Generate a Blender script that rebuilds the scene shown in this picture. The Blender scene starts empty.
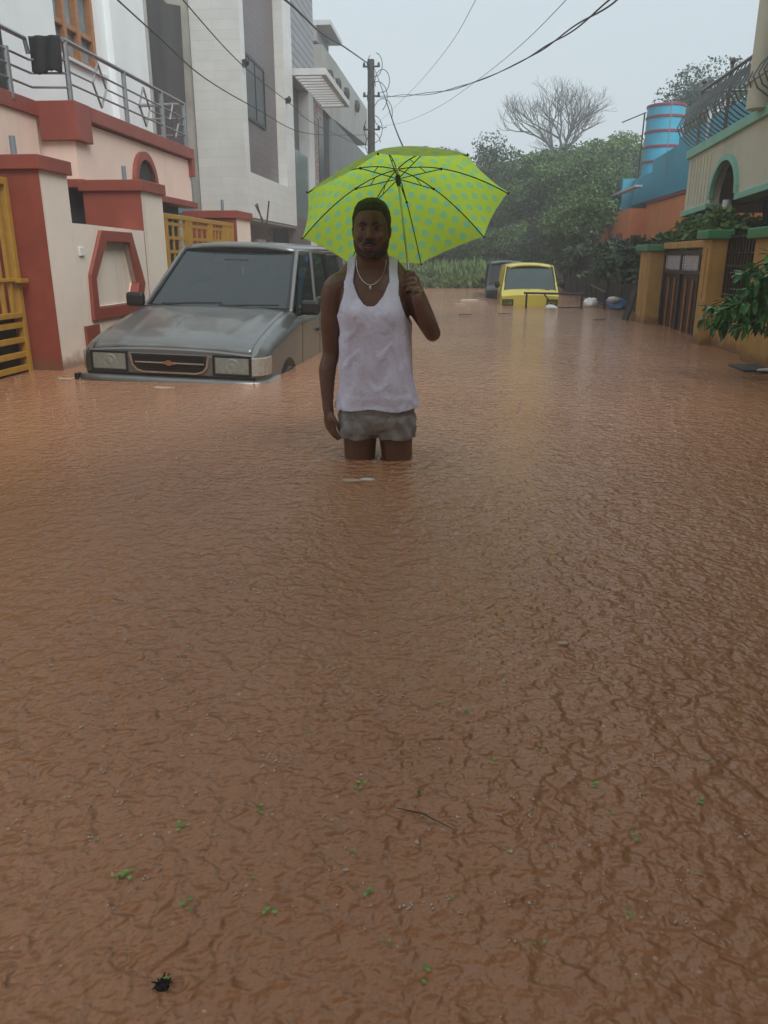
import bpy, math, random
import numpy as np
from mathutils import Vector, Matrix, noise as mnoise
R = math.radians
PI = math.pi
scene = bpy.context.scene
COL = scene.collection
rng = random.Random(7)

# ------------------------------------------------------------------ materials
def nodes(name):
    m = bpy.data.materials.new(name); m.use_nodes = True
    nt = m.node_tree
    return m, nt, nt.nodes['Principled BSDF'], nt.nodes, nt.links

def mat(name, c, rough=.6, var=.15, scale=3., bump=.0, bscale=40., metal=0., stain=0., stain_col=(.08,.07,.06), coat=0., spec=.5, streak=False, island=0., trans=0., tide=False):
    m, nt, b, N, L = nodes(name)
    b.inputs['Roughness'].default_value = rough
    b.inputs['Metallic'].default_value = metal
    b.inputs['Coat Weight'].default_value = coat
    b.inputs['Specular IOR Level'].default_value = spec
    tc = N.new('ShaderNodeTexCoord')
    mp = N.new('ShaderNodeMapping'); L.new(tc.outputs['Object'], mp.inputs[0])
    if streak: mp.inputs['Scale'].default_value = (1, 1, .12)
    nz = N.new('ShaderNodeTexNoise'); nz.inputs['Scale'].default_value = scale
    nz.inputs['Detail'].default_value = 8; nz.inputs['Roughness'].default_value = .65
    L.new(mp.outputs[0], nz.inputs['Vector'])
    rp = N.new('ShaderNodeValToRGB'); L.new(nz.outputs['Fac'], rp.inputs[0])
    rp.color_ramp.elements[0].position = .3; rp.color_ramp.elements[1].position = .7
    rp.color_ramp.elements[0].color = tuple(x*(1-var) for x in c)+(1,)
    rp.color_ramp.elements[1].color = tuple(min(1, x*(1+var)) for x in c)+(1,)
    out = rp.outputs[0]
    if stain > 0:
        n2 = N.new('ShaderNodeTexNoise'); n2.inputs['Scale'].default_value = scale*.6
        n2.inputs['Detail'].default_value = 10; n2.inputs['Roughness'].default_value = .7
        mp2 = N.new('ShaderNodeMapping'); mp2.inputs['Location'].default_value = (3, 7, 1)
        mp2.inputs['Scale'].default_value = (1.6, 1.6, .22)
        L.new(tc.outputs['Object'], mp2.inputs[0]); L.new(mp2.outputs[0], n2.inputs['Vector'])
        r2 = N.new('ShaderNodeMapRange'); r2.inputs['From Min'].default_value = .52; r2.inputs['From Max'].default_value = .78
        r2.inputs['To Max'].default_value = stain
        L.new(n2.outputs['Fac'], r2.inputs['Value'])
        mx = N.new('ShaderNodeMixRGB'); L.new(r2.outputs[0], mx.inputs['Fac'])
        L.new(out, mx.inputs[1]); mx.inputs[2].default_value = stain_col+(1,)
        out = mx.outputs[0]
    if tide:
        ge = N.new('ShaderNodeNewGeometry'); sx = N.new('ShaderNodeSeparateXYZ'); L.new(ge.outputs['Position'], sx.inputs[0])
        n3 = N.new('ShaderNodeTexNoise'); n3.inputs['Scale'].default_value = 7; n3.inputs['Detail'].default_value = 6; L.new(tc.outputs['Object'], n3.inputs['Vector'])
        ma = N.new('ShaderNodeMath'); ma.operation = 'MULTIPLY_ADD'; L.new(n3.outputs['Fac'], ma.inputs[0]); ma.inputs[1].default_value = -.22; L.new(sx.outputs['Z'], ma.inputs[2])
        r3 = N.new('ShaderNodeMapRange'); L.new(ma.outputs[0], r3.inputs['Value']); r3.inputs['From Min'].default_value = -.07; r3.inputs['From Max'].default_value = .03
        r3.inputs['To Min'].default_value = .75; r3.inputs['To Max'].default_value = 0
        m3 = N.new('ShaderNodeMixRGB'); L.new(r3.outputs[0], m3.inputs[0]); L.new(out, m3.inputs[1]); m3.inputs[2].default_value = (.17,.09,.05,1)
        out = m3.outputs[0]
    if island > 0:
        g = N.new('ShaderNodeNewGeometry')
        mr = N.new('ShaderNodeMapRange'); L.new(g.outputs['Random Per Island'], mr.inputs['Value'])
        mr.inputs['To Min'].default_value = 1-island; mr.inputs['To Max'].default_value = 1+island
        hs = N.new('ShaderNodeHueSaturation'); L.new(mr.outputs[0], hs.inputs['Value']); L.new(out, hs.inputs['Color'])
        out = hs.outputs[0]
    L.new(out, b.inputs['Base Color'])
    if trans > 0:
        tr = N.new('ShaderNodeBsdfTranslucent'); L.new(out, tr.inputs[0])
        ms = N.new('ShaderNodeMixShader'); ms.inputs[0].default_value = trans
        L.new(b.outputs[0], ms.inputs[1]); L.new(tr.outputs[0], ms.inputs[2])
        L.new(ms.outputs[0], N['Material Output'].inputs['Surface'])
    if bump > 0:
        nb = N.new('ShaderNodeTexNoise'); nb.inputs['Scale'].default_value = bscale; nb.inputs['Detail'].default_value = 5
        L.new(mp.outputs[0], nb.inputs['Vector'])
        bp = N.new('ShaderNodeBump'); bp.inputs['Strength'].default_value = bump; bp.inputs['Distance'].default_value = .01
        L.new(nb.outputs['Fac'], bp.inputs['Height']); L.new(bp.outputs[0], b.inputs['Normal'])
    return m

def glassy(name, tint, transp=.55, rough=.03):
    m, nt, b, N, L = nodes(name)
    b.inputs['Base Color'].default_value = tint+(1,); b.inputs['Roughness'].default_value = rough
    b.inputs['IOR'].default_value = 2.1
    t = N.new('ShaderNodeBsdfTransparent'); t.inputs[0].default_value = (.75, .82, .82, 1)
    ms = N.new('ShaderNodeMixShader'); ms.inputs[0].default_value = transp
    L.new(b.outputs[0], ms.inputs[1]); L.new(t.outputs[0], ms.inputs[2])
    L.new(ms.outputs[0], N['Material Output'].inputs['Surface'])
    return m

def tiled(name, c, c2, w, h, gap, rough=.4, axis='YZ', offset=.5, var=.1, gapdark=.5, bias=0.):
    m, nt, b, N, L = nodes(name)
    b.inputs['Roughness'].default_value = rough
    tc = N.new('ShaderNodeTexCoord'); sp = N.new('ShaderNodeSeparateXYZ'); L.new(tc.outputs['Object'], sp.inputs[0])
    cb = N.new('ShaderNodeCombineXYZ'); L.new(sp.outputs[axis[0]], cb.inputs[0]); L.new(sp.outputs[axis[1]], cb.inputs[1])
    br = N.new('ShaderNodeTexBrick'); L.new(cb.outputs[0], br.inputs['Vector'])
    br.inputs['Scale'].default_value = 1; br.inputs['Brick Width'].default_value = w; br.inputs['Row Height'].default_value = h
    br.inputs['Mortar Size'].default_value = gap; br.offset = offset; br.inputs['Bias'].default_value = bias
    br.inputs['Color1'].default_value = c+(1,); br.inputs['Color2'].default_value = c2+(1,)
    br.inputs['Mortar'].default_value = tuple(x*gapdark for x in c)+(1,)
    nz = N.new('ShaderNodeTexNoise'); nz.inputs['Scale'].default_value = 2.; nz.inputs['Detail'].default_value = 8
    L.new(tc.outputs['Object'], nz.inputs['Vector'])
    mr = N.new('ShaderNodeMapRange'); L.new(nz.outputs['Fac'], mr.inputs[0]); mr.inputs['From Min'].default_value=.3; mr.inputs['From Max'].default_value=.7
    mr.inputs['To Min'].default_value = 1-var; mr.inputs['To Max'].default_value = 1+var
    hs = N.new('ShaderNodeHueSaturation'); L.new(mr.outputs[0], hs.inputs['Value']); L.new(br.outputs['Color'], hs.inputs['Color'])
    L.new(hs.outputs[0], b.inputs['Base Color'])
    bp = N.new('ShaderNodeBump'); bp.invert = True; bp.inputs['Strength'].default_value = .4; bp.inputs['Distance'].default_value = .01
    L.new(br.outputs['Fac'], bp.inputs['Height']); L.new(bp.outputs[0], b.inputs['Normal'])
    return m

M = {}
M['brick_red'] = mat('red_paint', (.27,.062,.040), .5, .18, 2.5, .15, 60, tide=True, stain=.5, stain_col=(.12,.04,.03))
M['cream'] = mat('cream_paint', (.82,.71,.60), .6, .07, 1.6, .15, 70, tide=True, stain=.5, stain_col=(.34,.27,.21))
M['peach'] = mat('peach_paint', (.84,.64,.54), .6, .06, 1.4, .15, 70, stain=.4, stain_col=(.40,.28,.23))
M['white_wall'] = mat('white_paint', (.82,.87,.88), .6, .05, 1.2, .1, 70, stain=.25, stain_col=(.42,.45,.45))
M['yellow_gate'] = mat('ochre_gate_paint', (.42,.24,.04), .42, .15, 9, .1, 80)
M['steel'] = mat('rail_steel', (.30,.31,.32), .35, .15, 12, metal=.75)
M['dark'] = mat('dark_recess', (.03,.028,.028), .8, .2, 2)  # near-black; paints the shade under the right balcony, dark litter uses it too
M['black_cloth'] = mat('black_cloth', (.012,.012,.014), .8, .3, 12, .5, 50)
M['wood'] = mat('window_wood', (.33,.15,.06), .45, .2, 14)
M['pane'] = mat('window_pane', (.22,.33,.38), .08, .3, 2, spec=1.)  # light blue base colour stands in for sky reflected in the pane
M['plastic_white'] = mat('white_plastic', (.75,.75,.72), .4, .05, 5)
M['grey_pipe'] = mat('grey_pipe', (.20,.25,.27), .5, .12, 12)
M['tile_white'] = tiled('white_tile', (.70,.71,.68), (.66,.67,.64), 1.6, .20, .005, .35, 'YZ', var=.05, gapdark=.84)
M['tile_white_shaded'] = tiled('white_tile_shaded', (.60,.61,.58), (.56,.57,.545), 1.6, .20, .005, .35, 'XZ', var=.07, gapdark=.84)  # darker copy of the front tile, shade painted into the side face
M['tile_brown'] = tiled('brown_tile', (.135,.098,.098), (.115,.086,.088), .6, .16, .006, .4, 'YZ', var=.12, gapdark=.6)
M['slat'] = tiled('grey_cladding', (.26,.26,.28), (.22,.22,.24), 5., .22, .03, .4, 'YZ', var=.12, gapdark=.3)
M['brickwork'] = tiled('red_grey_brick', (.30,.16,.13), (.40,.37,.35), .22, .14, .012, .8, 'YZ', var=.2, gapdark=.8)
M['concrete'] = mat('stained_concrete', (.30,.29,.25), .8, .28, 1.4, .3, 30, stain=.9, stain_col=(.10,.10,.095))
M['dark_plaster'] = mat('dark_wet_plaster', (.055,.053,.053), .75, .45, 1.6, .3, 30, streak=True)
M['grey_wall'] = mat('grey_cement', (.19,.195,.20), .8, .1, 1.5, .2, 30, stain=.4)
M['beige_wall'] = mat('beige_cement', (.36,.36,.34), .8, .1, 1.0, .2, 30, stain=.6, stain_col=(.2,.19,.17))
M['blue_sheet'] = mat('blue_sheet', (.10,.20,.27), .5, .2, 3)
M['white_slab'] = mat('white_slab', (.62,.63,.63), .6, .08, 2, stain=.3, stain_col=(.35,.35,.34))
M['dark_glass'] = mat('dark_glass', (.012,.016,.018), .3, .2, 2, spec=.4)
M['green_glass'] = mat('green_glass', (.14,.19,.19), .15, .2, 3, spec=.9)
M['pole'] = mat('pole_concrete', (.045,.045,.043), .85, .2, 6, .3, 30)
M['wire'] = mat('black_wire', (.02,.02,.022), .6, .1, 5)
M['ochre'] = mat('ochre_wall', (.46,.26,.07), .6, .16, 3, .2, 40, tide=True, stain=.8, stain_col=(.17,.13,.06))
M['green_cap'] = mat('green_paint', (.055,.22,.09), .5, .15, 3, .2, 40, stain=.3, stain_col=(.05,.10,.05))
M['mint'] = mat('mint_paint', (.24,.52,.38), .5, .1, 2.5, .1, 40, stain=.35, stain_col=(.12,.22,.16))
M['balcony'] = mat('beige_balcony', (.58,.55,.42), .65, .08, 1.6, .15, 40, stain=.5, stain_col=(.24,.22,.16))
M['dark_brown'] = mat('dark_brown_paint', (.035,.022,.02), .45, .2, 8)
M['lattice'] = mat('pale_lattice', (.55,.53,.56), .5, .1, 9)
M['orange_strip'] = mat('orange_strip', (.36,.13,.035), .5, .2, 9)
M['orange'] = mat('orange_wall', (.78,.24,.06), .6, .10, 1.8, .1, 40, stain=.3, stain_col=(.28,.10,.04))
M['blue'] = mat('blue_wall', (.05,.33,.47), .6, .10, 1.2, .1, 40, stain=.4, stain_col=(.03,.14,.2))
M['tank_blue'] = mat('tank_blue', (.07,.42,.58), .5, .10, 2, stain=.3, stain_col=(.05,.2,.28))
M['tank_red'] = mat('tank_red', (.30,.035,.06), .5, .1, 2)
M['mossy'] = mat('mossy_wall', (.045,.042,.036), .85, .35, 3, .5, 20)
M['mud'] = mat('mud', (.10,.065,.04), .9, .2, 1.5, .3, 10)
M['rust'] = mat('rusty_iron', (.05,.04,.038), .6, .3, 12, metal=.3)
M['skin'] = mat('brown_skin', (.135,.064,.040), .38, .16, 9, .12, 110)
M['stubble'] = mat('stubble', (.040,.021,.015), .6, .4, 70, .7, 200)
M['rail_pale'] = mat('rail_pale', (.17,.17,.165), .4, .2, 9, metal=.4)
M['hair'] = mat('black_hair', (.008,.007,.007), .55, .4, 60, .8, 180)
M['eye'] = mat('eye_white', (.13,.11,.10), .2, .02, 5)
M['iris'] = mat('iris', (.012,.008,.006), .15, .02, 5)
M['lip'] = mat('lip', (.125,.05,.042), .4, .1, 20)
M['vest'] = mat('white_cotton', (.70,.71,.90), .75, .06, 5, .45, 55, stain=.55, stain_col=(.42,.37,.42))
M['shorts'] = mat('grey_cotton', (.27,.26,.255), .8, .28, 11, .6, 45)
M['silver'] = mat('silver', (.6,.58,.52), .3, .1, 5, metal=.9)
M['shaft'] = mat('umbrella_shaft', (.45,.46,.46), .3, .05, 9, metal=.8)
M['blackmetal'] = mat('black_metal', (.015,.015,.016), .4, .1, 9)
M['car_grey'] = mat('grey_car_paint', (.20,.205,.198), .30, .14, 2.2, metal=.55, coat=.45, stain=.35, stain_col=(.16,.13,.10))
M['car_yellow'] = mat('yellow_car_paint', (.68,.58,.09), .35, .06, 3, coat=.5)
M['car_black'] = mat('dark_car_paint', (.035,.04,.045), .3, .1, 3, coat=.5)
M['car_glass'] = glassy('car_glass', (.014,.020,.020), .36)
M['van_glass'] = mat('van_glass', (.035,.06,.055), .06, .2, 2, spec=1.)
M['black_plastic'] = mat('black_plastic', (.014,.014,.015), .45, .2, 9)
M['chrome'] = mat('chrome', (.62,.62,.62), .18, .05, 9, metal=1.)
M['lamp_inner'] = mat('reflector', (.80,.80,.76), .32, .15, 25, metal=.7)
M['lamp_lens'] = glassy('lamp_lens', (.10,.10,.10), .90, .05)
M['amber'] = mat('pale_amber_lens', (.40,.37,.33), .15, .2, 30, spec=.8)
M['seat'] = mat('seat_cloth', (.26,.23,.19), .8, .2, 9)
M['gold'] = mat('gold_emblem', (.50,.27,.16), .3, .1, 9, metal=.7)
M['bark'] = mat('bark', (.06,.048,.038), .85, .3, 8, .6, 25)
M['bark_pale'] = mat('bare_bark', (.075,.07,.065), .85, .2, 6)
M['leaf_mid'] = mat('leaves_mid', (.10,.175,.055), .55, .3, .8, island=.45, trans=.25)
M['leaf_dark'] = mat('leaves_dark', (.048,.085,.038), .6, .3, .7, island=.45, trans=.2)
M['leaf_light'] = mat('leaves_light', (.15,.24,.07), .55, .3, .9, island=.4, trans=.3)
M['leaf_mango'] = mat('leaves_wet', (.055,.17,.045), .25, .3, 6, island=.5, trans=.2)
M['grass'] = mat('grass_blades', (.15,.24,.07), .6, .35, .5, island=.4, trans=.25)
M['weed'] = mat('weed_leaf', (.13,.34,.05), .4, .25, 20, island=.35)
M['paper'] = mat('wet_paper', (.50,.40,.30), .5, .2, 25)
M['foam'] = mat('splash', (.50,.40,.33), .15, .1, 5)
M['leaf_brown'] = mat('leaf_brown', (.50,.36,.26), .5, .2, 12)
M['blue_plastic'] = mat('blue_plastic', (.10,.22,.42), .4, .2, 9)

# ------------------------------------------------------------------ mesh builder
class MB:
    def __init__(s): s.v = []; s.f = []; s.uv = None
    def add(s, vs, fs):
        o = len(s.v); s.v += [tuple(v) for v in vs]; s.f += [tuple(i+o for i in f) for f in fs]; return s
    def box(s, x0, x1, y0, y1, z0, z1):
        if x0 > x1: x0, x1 = x1, x0
        if y0 > y1: y0, y1 = y1, y0
        if z0 > z1: z0, z1 = z1, z0
        return s.add([(x0,y0,z0),(x1,y0,z0),(x1,y1,z0),(x0,y1,z0),(x0,y0,z1),(x1,y0,z1),(x1,y1,z1),(x0,y1,z1)],
              [(0,3,2,1),(4,5,6,7),(0,1,5,4),(1,2,6,5),(2,3,7,6),(3,0,4,7)])
    def prism(s, poly, axis, c0, c1):
        # poly 2d in the two other axes (in xyz order); extruded c0..c1 along axis
        def P(a, b, c):
            return {'x': (c,a,b), 'y': (a,c,b), 'z': (a,b,c)}[axis]
        n = len(poly)
        vs = [P(a,b,c0) for a,b in poly]+[P(a,b,c1) for a,b in poly]
        fs = [tuple(range(n)), tuple(range(2*n-1, n-1, -1))]+[(i, i+n, (i+1)%n+n, (i+1)%n) for i in range(n)]
        return s.add(vs, fs)
    def ring(s, outer, inner, axis, c0, c1):
        # closed frame between two polygons of equal point count
        def P(a, b, c):
            return {'x': (c,a,b), 'y': (a,c,b), 'z': (a,b,c)}[axis]
        n = len(outer)
        vs = [P(a,b,c0) for a,b in outer]+[P(a,b,c0) for a,b in inner]+[P(a,b,c1) for a,b in outer]+[P(a,b,c1) for a,b in inner]
        fs = []
        for i in range(n):
            j = (i+1)%n
            fs += [(i,j,n+j,n+i),(2*n+i,3*n+i,3*n+j,2*n+j),(i,2*n+i,2*n+j,j),(n+i,n+j,3*n+j,3*n+i)]
        return s.add(vs, fs)
    def tube(s, pts, r, seg=8, caps=True):
        pts = [Vector(p) for p in pts]; n = len(pts)
        rs = r if isinstance(r, (list, tuple)) else [r]*n
        prev = None; rings = []
        for i, p in enumerate(pts):
            t = (pts[min(i+1,n-1)]-pts[max(i-1,0)]).normalized()
            if prev is None:
                a = Vector((0,0,1)) if abs(t.z) < .9 else Vector((1,0,0))
                u = t.cross(a).normalized()
            else:
                u = (prev - t*prev.dot(t)).normalized()
            prev = u; w = t.cross(u)
            rr = rs[i]; ra, rb = rr if isinstance(rr, tuple) else (rr, rr)
            rings.append([p+u*math.cos(2*PI*k/seg)*ra+w*math.sin(2*PI*k/seg)*rb for k in range(seg)])
        vs = [v for g in rings for v in g]; fs = []
        for i in range(n-1):
            for k in range(seg):
                a = i*seg+k; b = i*seg+(k+1)%seg
                fs.append((a, b, b+seg, a+seg))
        if caps:
            fs.append(tuple(range(seg-1,-1,-1))); fs.append(tuple((n-1)*seg+k for k in range(seg)))
        return s.add(vs, fs)
    def stack(s, secs, seg=28, e=2.2):
        # secs: (z, a, b, cx, cy): stacked superellipses, closed
        vs = []; fs = []
        for (z,a,b,cx,cy) in secs:
            for k in range(seg):
                t = 2*PI*k/seg; c = math.cos(t); d = math.sin(t)
                vs.append((cx+a*math.copysign(abs(c)**(2/e), c), cy+b*math.copysign(abs(d)**(2/e), d), z))
        n = len(secs)
        for i in range(n-1):
            for k in range(seg):
                a = i*seg+k; b = i*seg+(k+1)%seg
                fs.append((a, b, b+seg, a+seg))
        fs.append(tuple(range(seg-1,-1,-1))); fs.append(tuple((n-1)*seg+k for k in range(seg)))
        return s.add(vs, fs)
    def ell(s, c, r, seg=16, rings=10, rot=None):
        vs = []; fs = []
        for i in range(1, rings):
            a = PI*i/rings
            for k in range(seg):
                t = 2*PI*k/seg
                v = Vector((r[0]*math.sin(a)*math.cos(t), r[1]*math.sin(a)*math.sin(t), -r[2]*math.cos(a)))
                vs.append(v)
        vs += [Vector((0,0,-r[2])), Vector((0,0,r[2]))]
        if rot: vs = [rot @ v for v in vs]
        vs = [v+Vector(c) for v in vs]
        m = rings-1
        for i in range(m-1):
            for k in range(seg):
                a = i*seg+k; b = i*seg+(k+1)%seg
                fs.append((a, b, b+seg, a+seg))
        B = m*seg
        for k in range(seg):
            fs.append((B, (k+1)%seg, k)); fs.append((B+1, (m-1)*seg+k, (m-1)*seg+(k+1)%seg))
        return s.add(vs, fs)
    def lathe(s, prof, c=(0,0,0), seg=24):
        vs = []; fs = []
        for (r,z) in prof:
            for k in range(seg):
                t = 2*PI*k/seg; vs.append((c[0]+r*math.cos(t), c[1]+r*math.sin(t), c[2]+z))
        n = len(prof)
        for i in range(n-1):
            for k in range(seg):
                a = i*seg+k; b = i*seg+(k+1)%seg
                fs.append((a, b, b+seg, a+seg))
        fs.append(tuple(range(seg-1,-1,-1))); fs.append(tuple((n-1)*seg+k for k in range(seg)))
        return s.add(vs, fs)

TOPM = {}
def tag(o, label=None, cat=None, group=None, kind=None):
    if label: o['label'] = label
    if cat: o['category'] = cat
    if group: o['group'] = group
    if kind: o['kind'] = kind
    return o
def thing(name, label, cat, loc=(0,0,0), rotz=0, group=None, rot=None):
    o = bpy.data.objects.new(name, None); COL.objects.link(o)
    o.empty_display_size = .1
    o.location = loc; o.rotation_euler = rot if rot else (0,0,rotz)
    TOPM[o.name] = Matrix.LocRotScale(Vector(loc), o.rotation_euler, None)
    return tag(o, label, cat, group)
def root(o):
    while o.parent: o = o.parent
    return o
def obj(name, mb, m, parent=None, smooth=False, bevel=0, local=False, autos=40):
    me = bpy.data.meshes.new(name)
    vs = mb.v
    if parent and not local:
        rt_ = root(parent)
        if rt_.name in TOPM:
            inv = TOPM[rt_.name].inverted()
            vs = [tuple(inv @ Vector(v)) for v in vs]
    me.from_pydata([tuple(v) for v in vs], [], mb.f); me.update()
    if mb.uv is not None:
        ul = me.uv_layers.new(name='UVMap')
        for lp in me.loops: ul.data[lp.index].uv = mb.uv[lp.vertex_index]
    for mm in (m if isinstance(m, (list,tuple)) else [m]): me.materials.append(mm)
    o = bpy.data.objects.new(name, me); COL.objects.link(o)
    if parent: o.parent = parent
    if smooth:
        me.polygons.foreach_set('use_smooth', [True]*len(me.polygons))
        if autos: me.set_sharp_from_angle(angle=R(autos))
    if bevel:
        b = o.modifiers.new('bevel', 'BEVEL'); b.width = bevel; b.segments = 2; b.limit_method = 'ANGLE'; b.angle_limit = R(40)
        b.harden_normals = False
    return o
def fixn(o):
    # consistent outward normals without bpy.ops
    import bmesh
    bm = bmesh.new(); bm.from_mesh(o.data); bmesh.ops.recalc_face_normals(bm, faces=bm.faces); bm.to_mesh(o.data); bm.free()
    return o
def copytree(o, parent=None):
    c = o.copy(); COL.objects.link(c); c.parent = parent
    for ch in list(o.children): copytree(ch, c)
    return c
# ------------------------------------------------------------------ ground and water
GZ = -.6
def ground_h(x, y):
    h = GZ
    t = max(0, min(1, (y-26.)/5.0)); h += t*t*(3-2*t)*.85
    if y > 31: h += min(1.6, (y-31)*.04)
    if abs(x) > 5: h += max(0, min(1, (abs(x)-5)/4))*.3*(1 if y > 15 else .2)
    return h + .06*mnoise.noise(Vector((x*.35, y*.35, 0)))*(1 if y > 24 else .3)
mb = MB(); nx, ny = 90, 130
xs = [-1200,-400,-150] + [ -70+140*i/(nx-1) for i in range(nx)] + [150,400,1200]
ys = [-400,-120,-40] + [-25+105*i/(ny-1) for i in range(ny)] + [120,300,1500]
for y in ys:
    for x in xs: mb.v.append((x,y,ground_h(x,y)))
W_ = len(xs)
for j in range(len(ys)-1):
    for i in range(W_-1):
        a = j*W_+i; mb.f.append((a,a+1,a+W_+1,a+W_))
tag(obj('ground', mb, M['mud'], smooth=True), kind='structure')

def water_mat():
    m, nt, b, N, L = nodes('flood_water')
    b.inputs['Roughness'].default_value = .06
    b.inputs['IOR'].default_value = 1.33
    tc = N.new('ShaderNodeTexCoord')
    def nz(scale, det, rough=.5, sc=(1,1,1), dist=0.):
        mp = N.new('ShaderNodeMapping'); mp.inputs['Scale'].default_value = sc
        L.new(tc.outputs['Object'], mp.inputs[0])
        n = N.new('ShaderNodeTexNoise'); n.inputs['Scale'].default_value = scale; n.inputs['Detail'].default_value = det
        n.inputs['Roughness'].default_value = rough; n.inputs['Distortion'].default_value = dist
        L.new(mp.outputs[0], n.inputs['Vector']); return n.outputs['Fac']
    # muddy colour: slow clouds of silt
    rp = N.new('ShaderNodeValToRGB'); L.new(nz(.55, 5, .55, (1.4,.7,1)), rp.inputs[0])
    rp.color_ramp.elements[0].position=.32; rp.color_ramp.elements[1].position=.68
    rp.color_ramp.elements[0].color=(.37,.172,.086,1); rp.color_ramp.elements[1].color=(.46,.226,.120,1)
    # floating froth flecks and rain bubbles
    vf = N.new('ShaderNodeTexVoronoi'); vf.inputs['Scale'].default_value = 34; vf.inputs['Randomness'].default_value = 1
    L.new(tc.outputs['Object'], vf.inputs['Vector'])
    sr = N.new('ShaderNodeSeparateColor'); L.new(vf.outputs['Color'], sr.inputs[0])
    def math0(op, a, c):
        n = N.new('ShaderNodeMath'); n.operation = op
        for i, v in enumerate((a, c)):
            if isinstance(v, (int,float)): n.inputs[i].default_value = v
            else: L.new(v, n.inputs[i])
        return n.outputs[0]
    thr = math0('MULTIPLY', math0('POWER', sr.outputs[0], 3.0), .17)
    fm = math0('LESS_THAN', vf.outputs['Distance'], thr)
    fm = math0('MULTIPLY', fm, math0('MULTIPLY', sr.outputs[1], .45))
    mf = N.new('ShaderNodeMixRGB'); L.new(fm, mf.inputs[0]); L.new(rp.outputs[0], mf.inputs[1]); mf.inputs[2].default_value = (.78,.66,.56,1)
    L.new(mf.outputs[0], b.inputs['Base Color'])
    # wavelets
    def math_(op, a, c):
        n = N.new('ShaderNodeMath'); n.operation = op
        for i, v in enumerate((a, c)):
            if isinstance(v, (int,float)): n.inputs[i].default_value = v
            else: L.new(v, n.inputs[i])
        return n.outputs[0]
    h = math_('MULTIPLY', nz(19, 1, .5, (1,1.1,1), .5), .95)
    h = math_('ADD', h, math_('MULTIPLY', nz(44, 1, .5, (1,1,1), .3), .42))
    h = math_('ADD', h, math_('MULTIPLY', nz(5, 2), .9))
    # rain rings
    v = N.new('ShaderNodeTexVoronoi'); v.inputs['Scale'].default_value = 9; L.new(tc.outputs['Object'], v.inputs['Vector'])
    s = math_('SINE', math_('MULTIPLY', v.outputs['Distance'], 42), 0)
    fall = math_('MAXIMUM', math_('SUBTRACT', .30, v.outputs['Distance']), 0)
    h = math_('ADD', h, math_('MULTIPLY', math_('MULTIPLY', s, fall), .35))
    # fine rain pitting
    h = math_('ADD', h, math_('MULTIPLY', nz(95, 1, .5), .12))
    # calmer and rougher patches
    pr_ = N.new('ShaderNodeMapRange'); L.new(nz(.9, 3, .5, (1,.6,1), .4), pr_.inputs[0]); pr_.inputs['From Min'].default_value=.35; pr_.inputs['From Max'].default_value=.65
    pr_.inputs['To Min'].default_value=.75; pr_.inputs['To Max'].default_value=1.15
    h = math_('MULTIPLY', h, pr_.outputs[0])
    # ripple rings spreading from the legs
    for (cx_,cy_) in ((-.50,4.0),(-.305,4.0)):
        vm = N.new('ShaderNodeVectorMath'); vm.operation='DISTANCE'; L.new(tc.outputs['Object'], vm.inputs[0]); vm.inputs[1].default_value=(cx_,cy_,0)
        d = vm.outputs['Value']
        fall2 = math_('MAXIMUM', math_('SUBTRACT', .6, d), 0)
        h = math_('ADD', h, math_('MULTIPLY', math_('MULTIPLY', math_('SINE', math_('MULTIPLY', d, 75), 0), fall2), .30))
    bp = N.new('ShaderNodeBump'); bp.inputs['Strength'].default_value = 1.0; bp.inputs['Distance'].default_value = .025
    L.new(h, bp.inputs['Height']); L.new(bp.outputs[0], b.inputs['Normal'])
    return m
mb = MB()
mb.v = [(-60,-60,0),(60,-60,0),(60,60,0),(-60,60,0)]; mb.f = [(0,1,2,3)]
tag(obj('flood_water', mb, water_mat()), kind='structure')

# ------------------------------------------------------------------ left compound wall of house 1
CX = -3.67
hx = [(8.12,1.27),(8.90,1.27),(9.17,.72),(9.06,.54),(9.0,.40),(7.75,.40),(7.78,.84)]
hi = [(8.23,1.16),(8.82,1.16),(8.97,.73),(8.88,.60),(8.84,.52),(7.90,.52),(7.90,.80)]
t = thing('compound_wall', 'cream and red compound wall with raised red hexagon panel behind the grey car', 'wall', (CX,8.5,GZ))
mb = MB()
mb.box(CX-.26, CX, 7.57, 9.33, GZ, .38); mb.box(CX-.26, CX, 7.57, 7.90, .38, 1.315)
mb.box(CX-.26, CX, 8.97, 9.33, .38, 1.30)
mb.box(CX-.26, CX-.07, 7.90, 8.97, .38, 1.30)
mb.prism([(7.90,1.16),(8.97,1.16),(8.97,1.303),(7.90,1.315)], 'x', CX-.07, CX)
mb.prism([(8.82,1.16),(8.97,1.16),(8.97,.73)], 'x', CX-.07, CX)
mb.prism([(8.97,.73),(8.97,.38),(8.84,.38),(8.84,.52)], 'x', CX-.07, CX)
mb.box(CX-.07, CX, 7.90, 8.84, .38, .52)
mb.prism([(7.90,.80),(7.90,1.16),(8.23,1.16)], 'x', CX-.07, CX)
fixn(obj('wall_panel', mb, M['cream'], t))
f = MB(); f.ring(hx, hi, 'x', CX-.06, CX+.035); fixn(obj('hexagon_frame', f, M['brick_red'], t, bevel=.008))
mb = MB(); mb.box(CX-.27, CX-.01, 7.56, 7.90, -.2, .36); 
obj('low_niche', MB().box(CX+.002, CX+.03, 7.56, 7.86, -.25, .36), M['brick_red'], t, bevel=.004)
s = obj('wall_switch', MB().box(CX, CX+.02, 7.63, 7.73, 1.02, 1.10), M['plastic_white'], t, bevel=.004)

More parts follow.
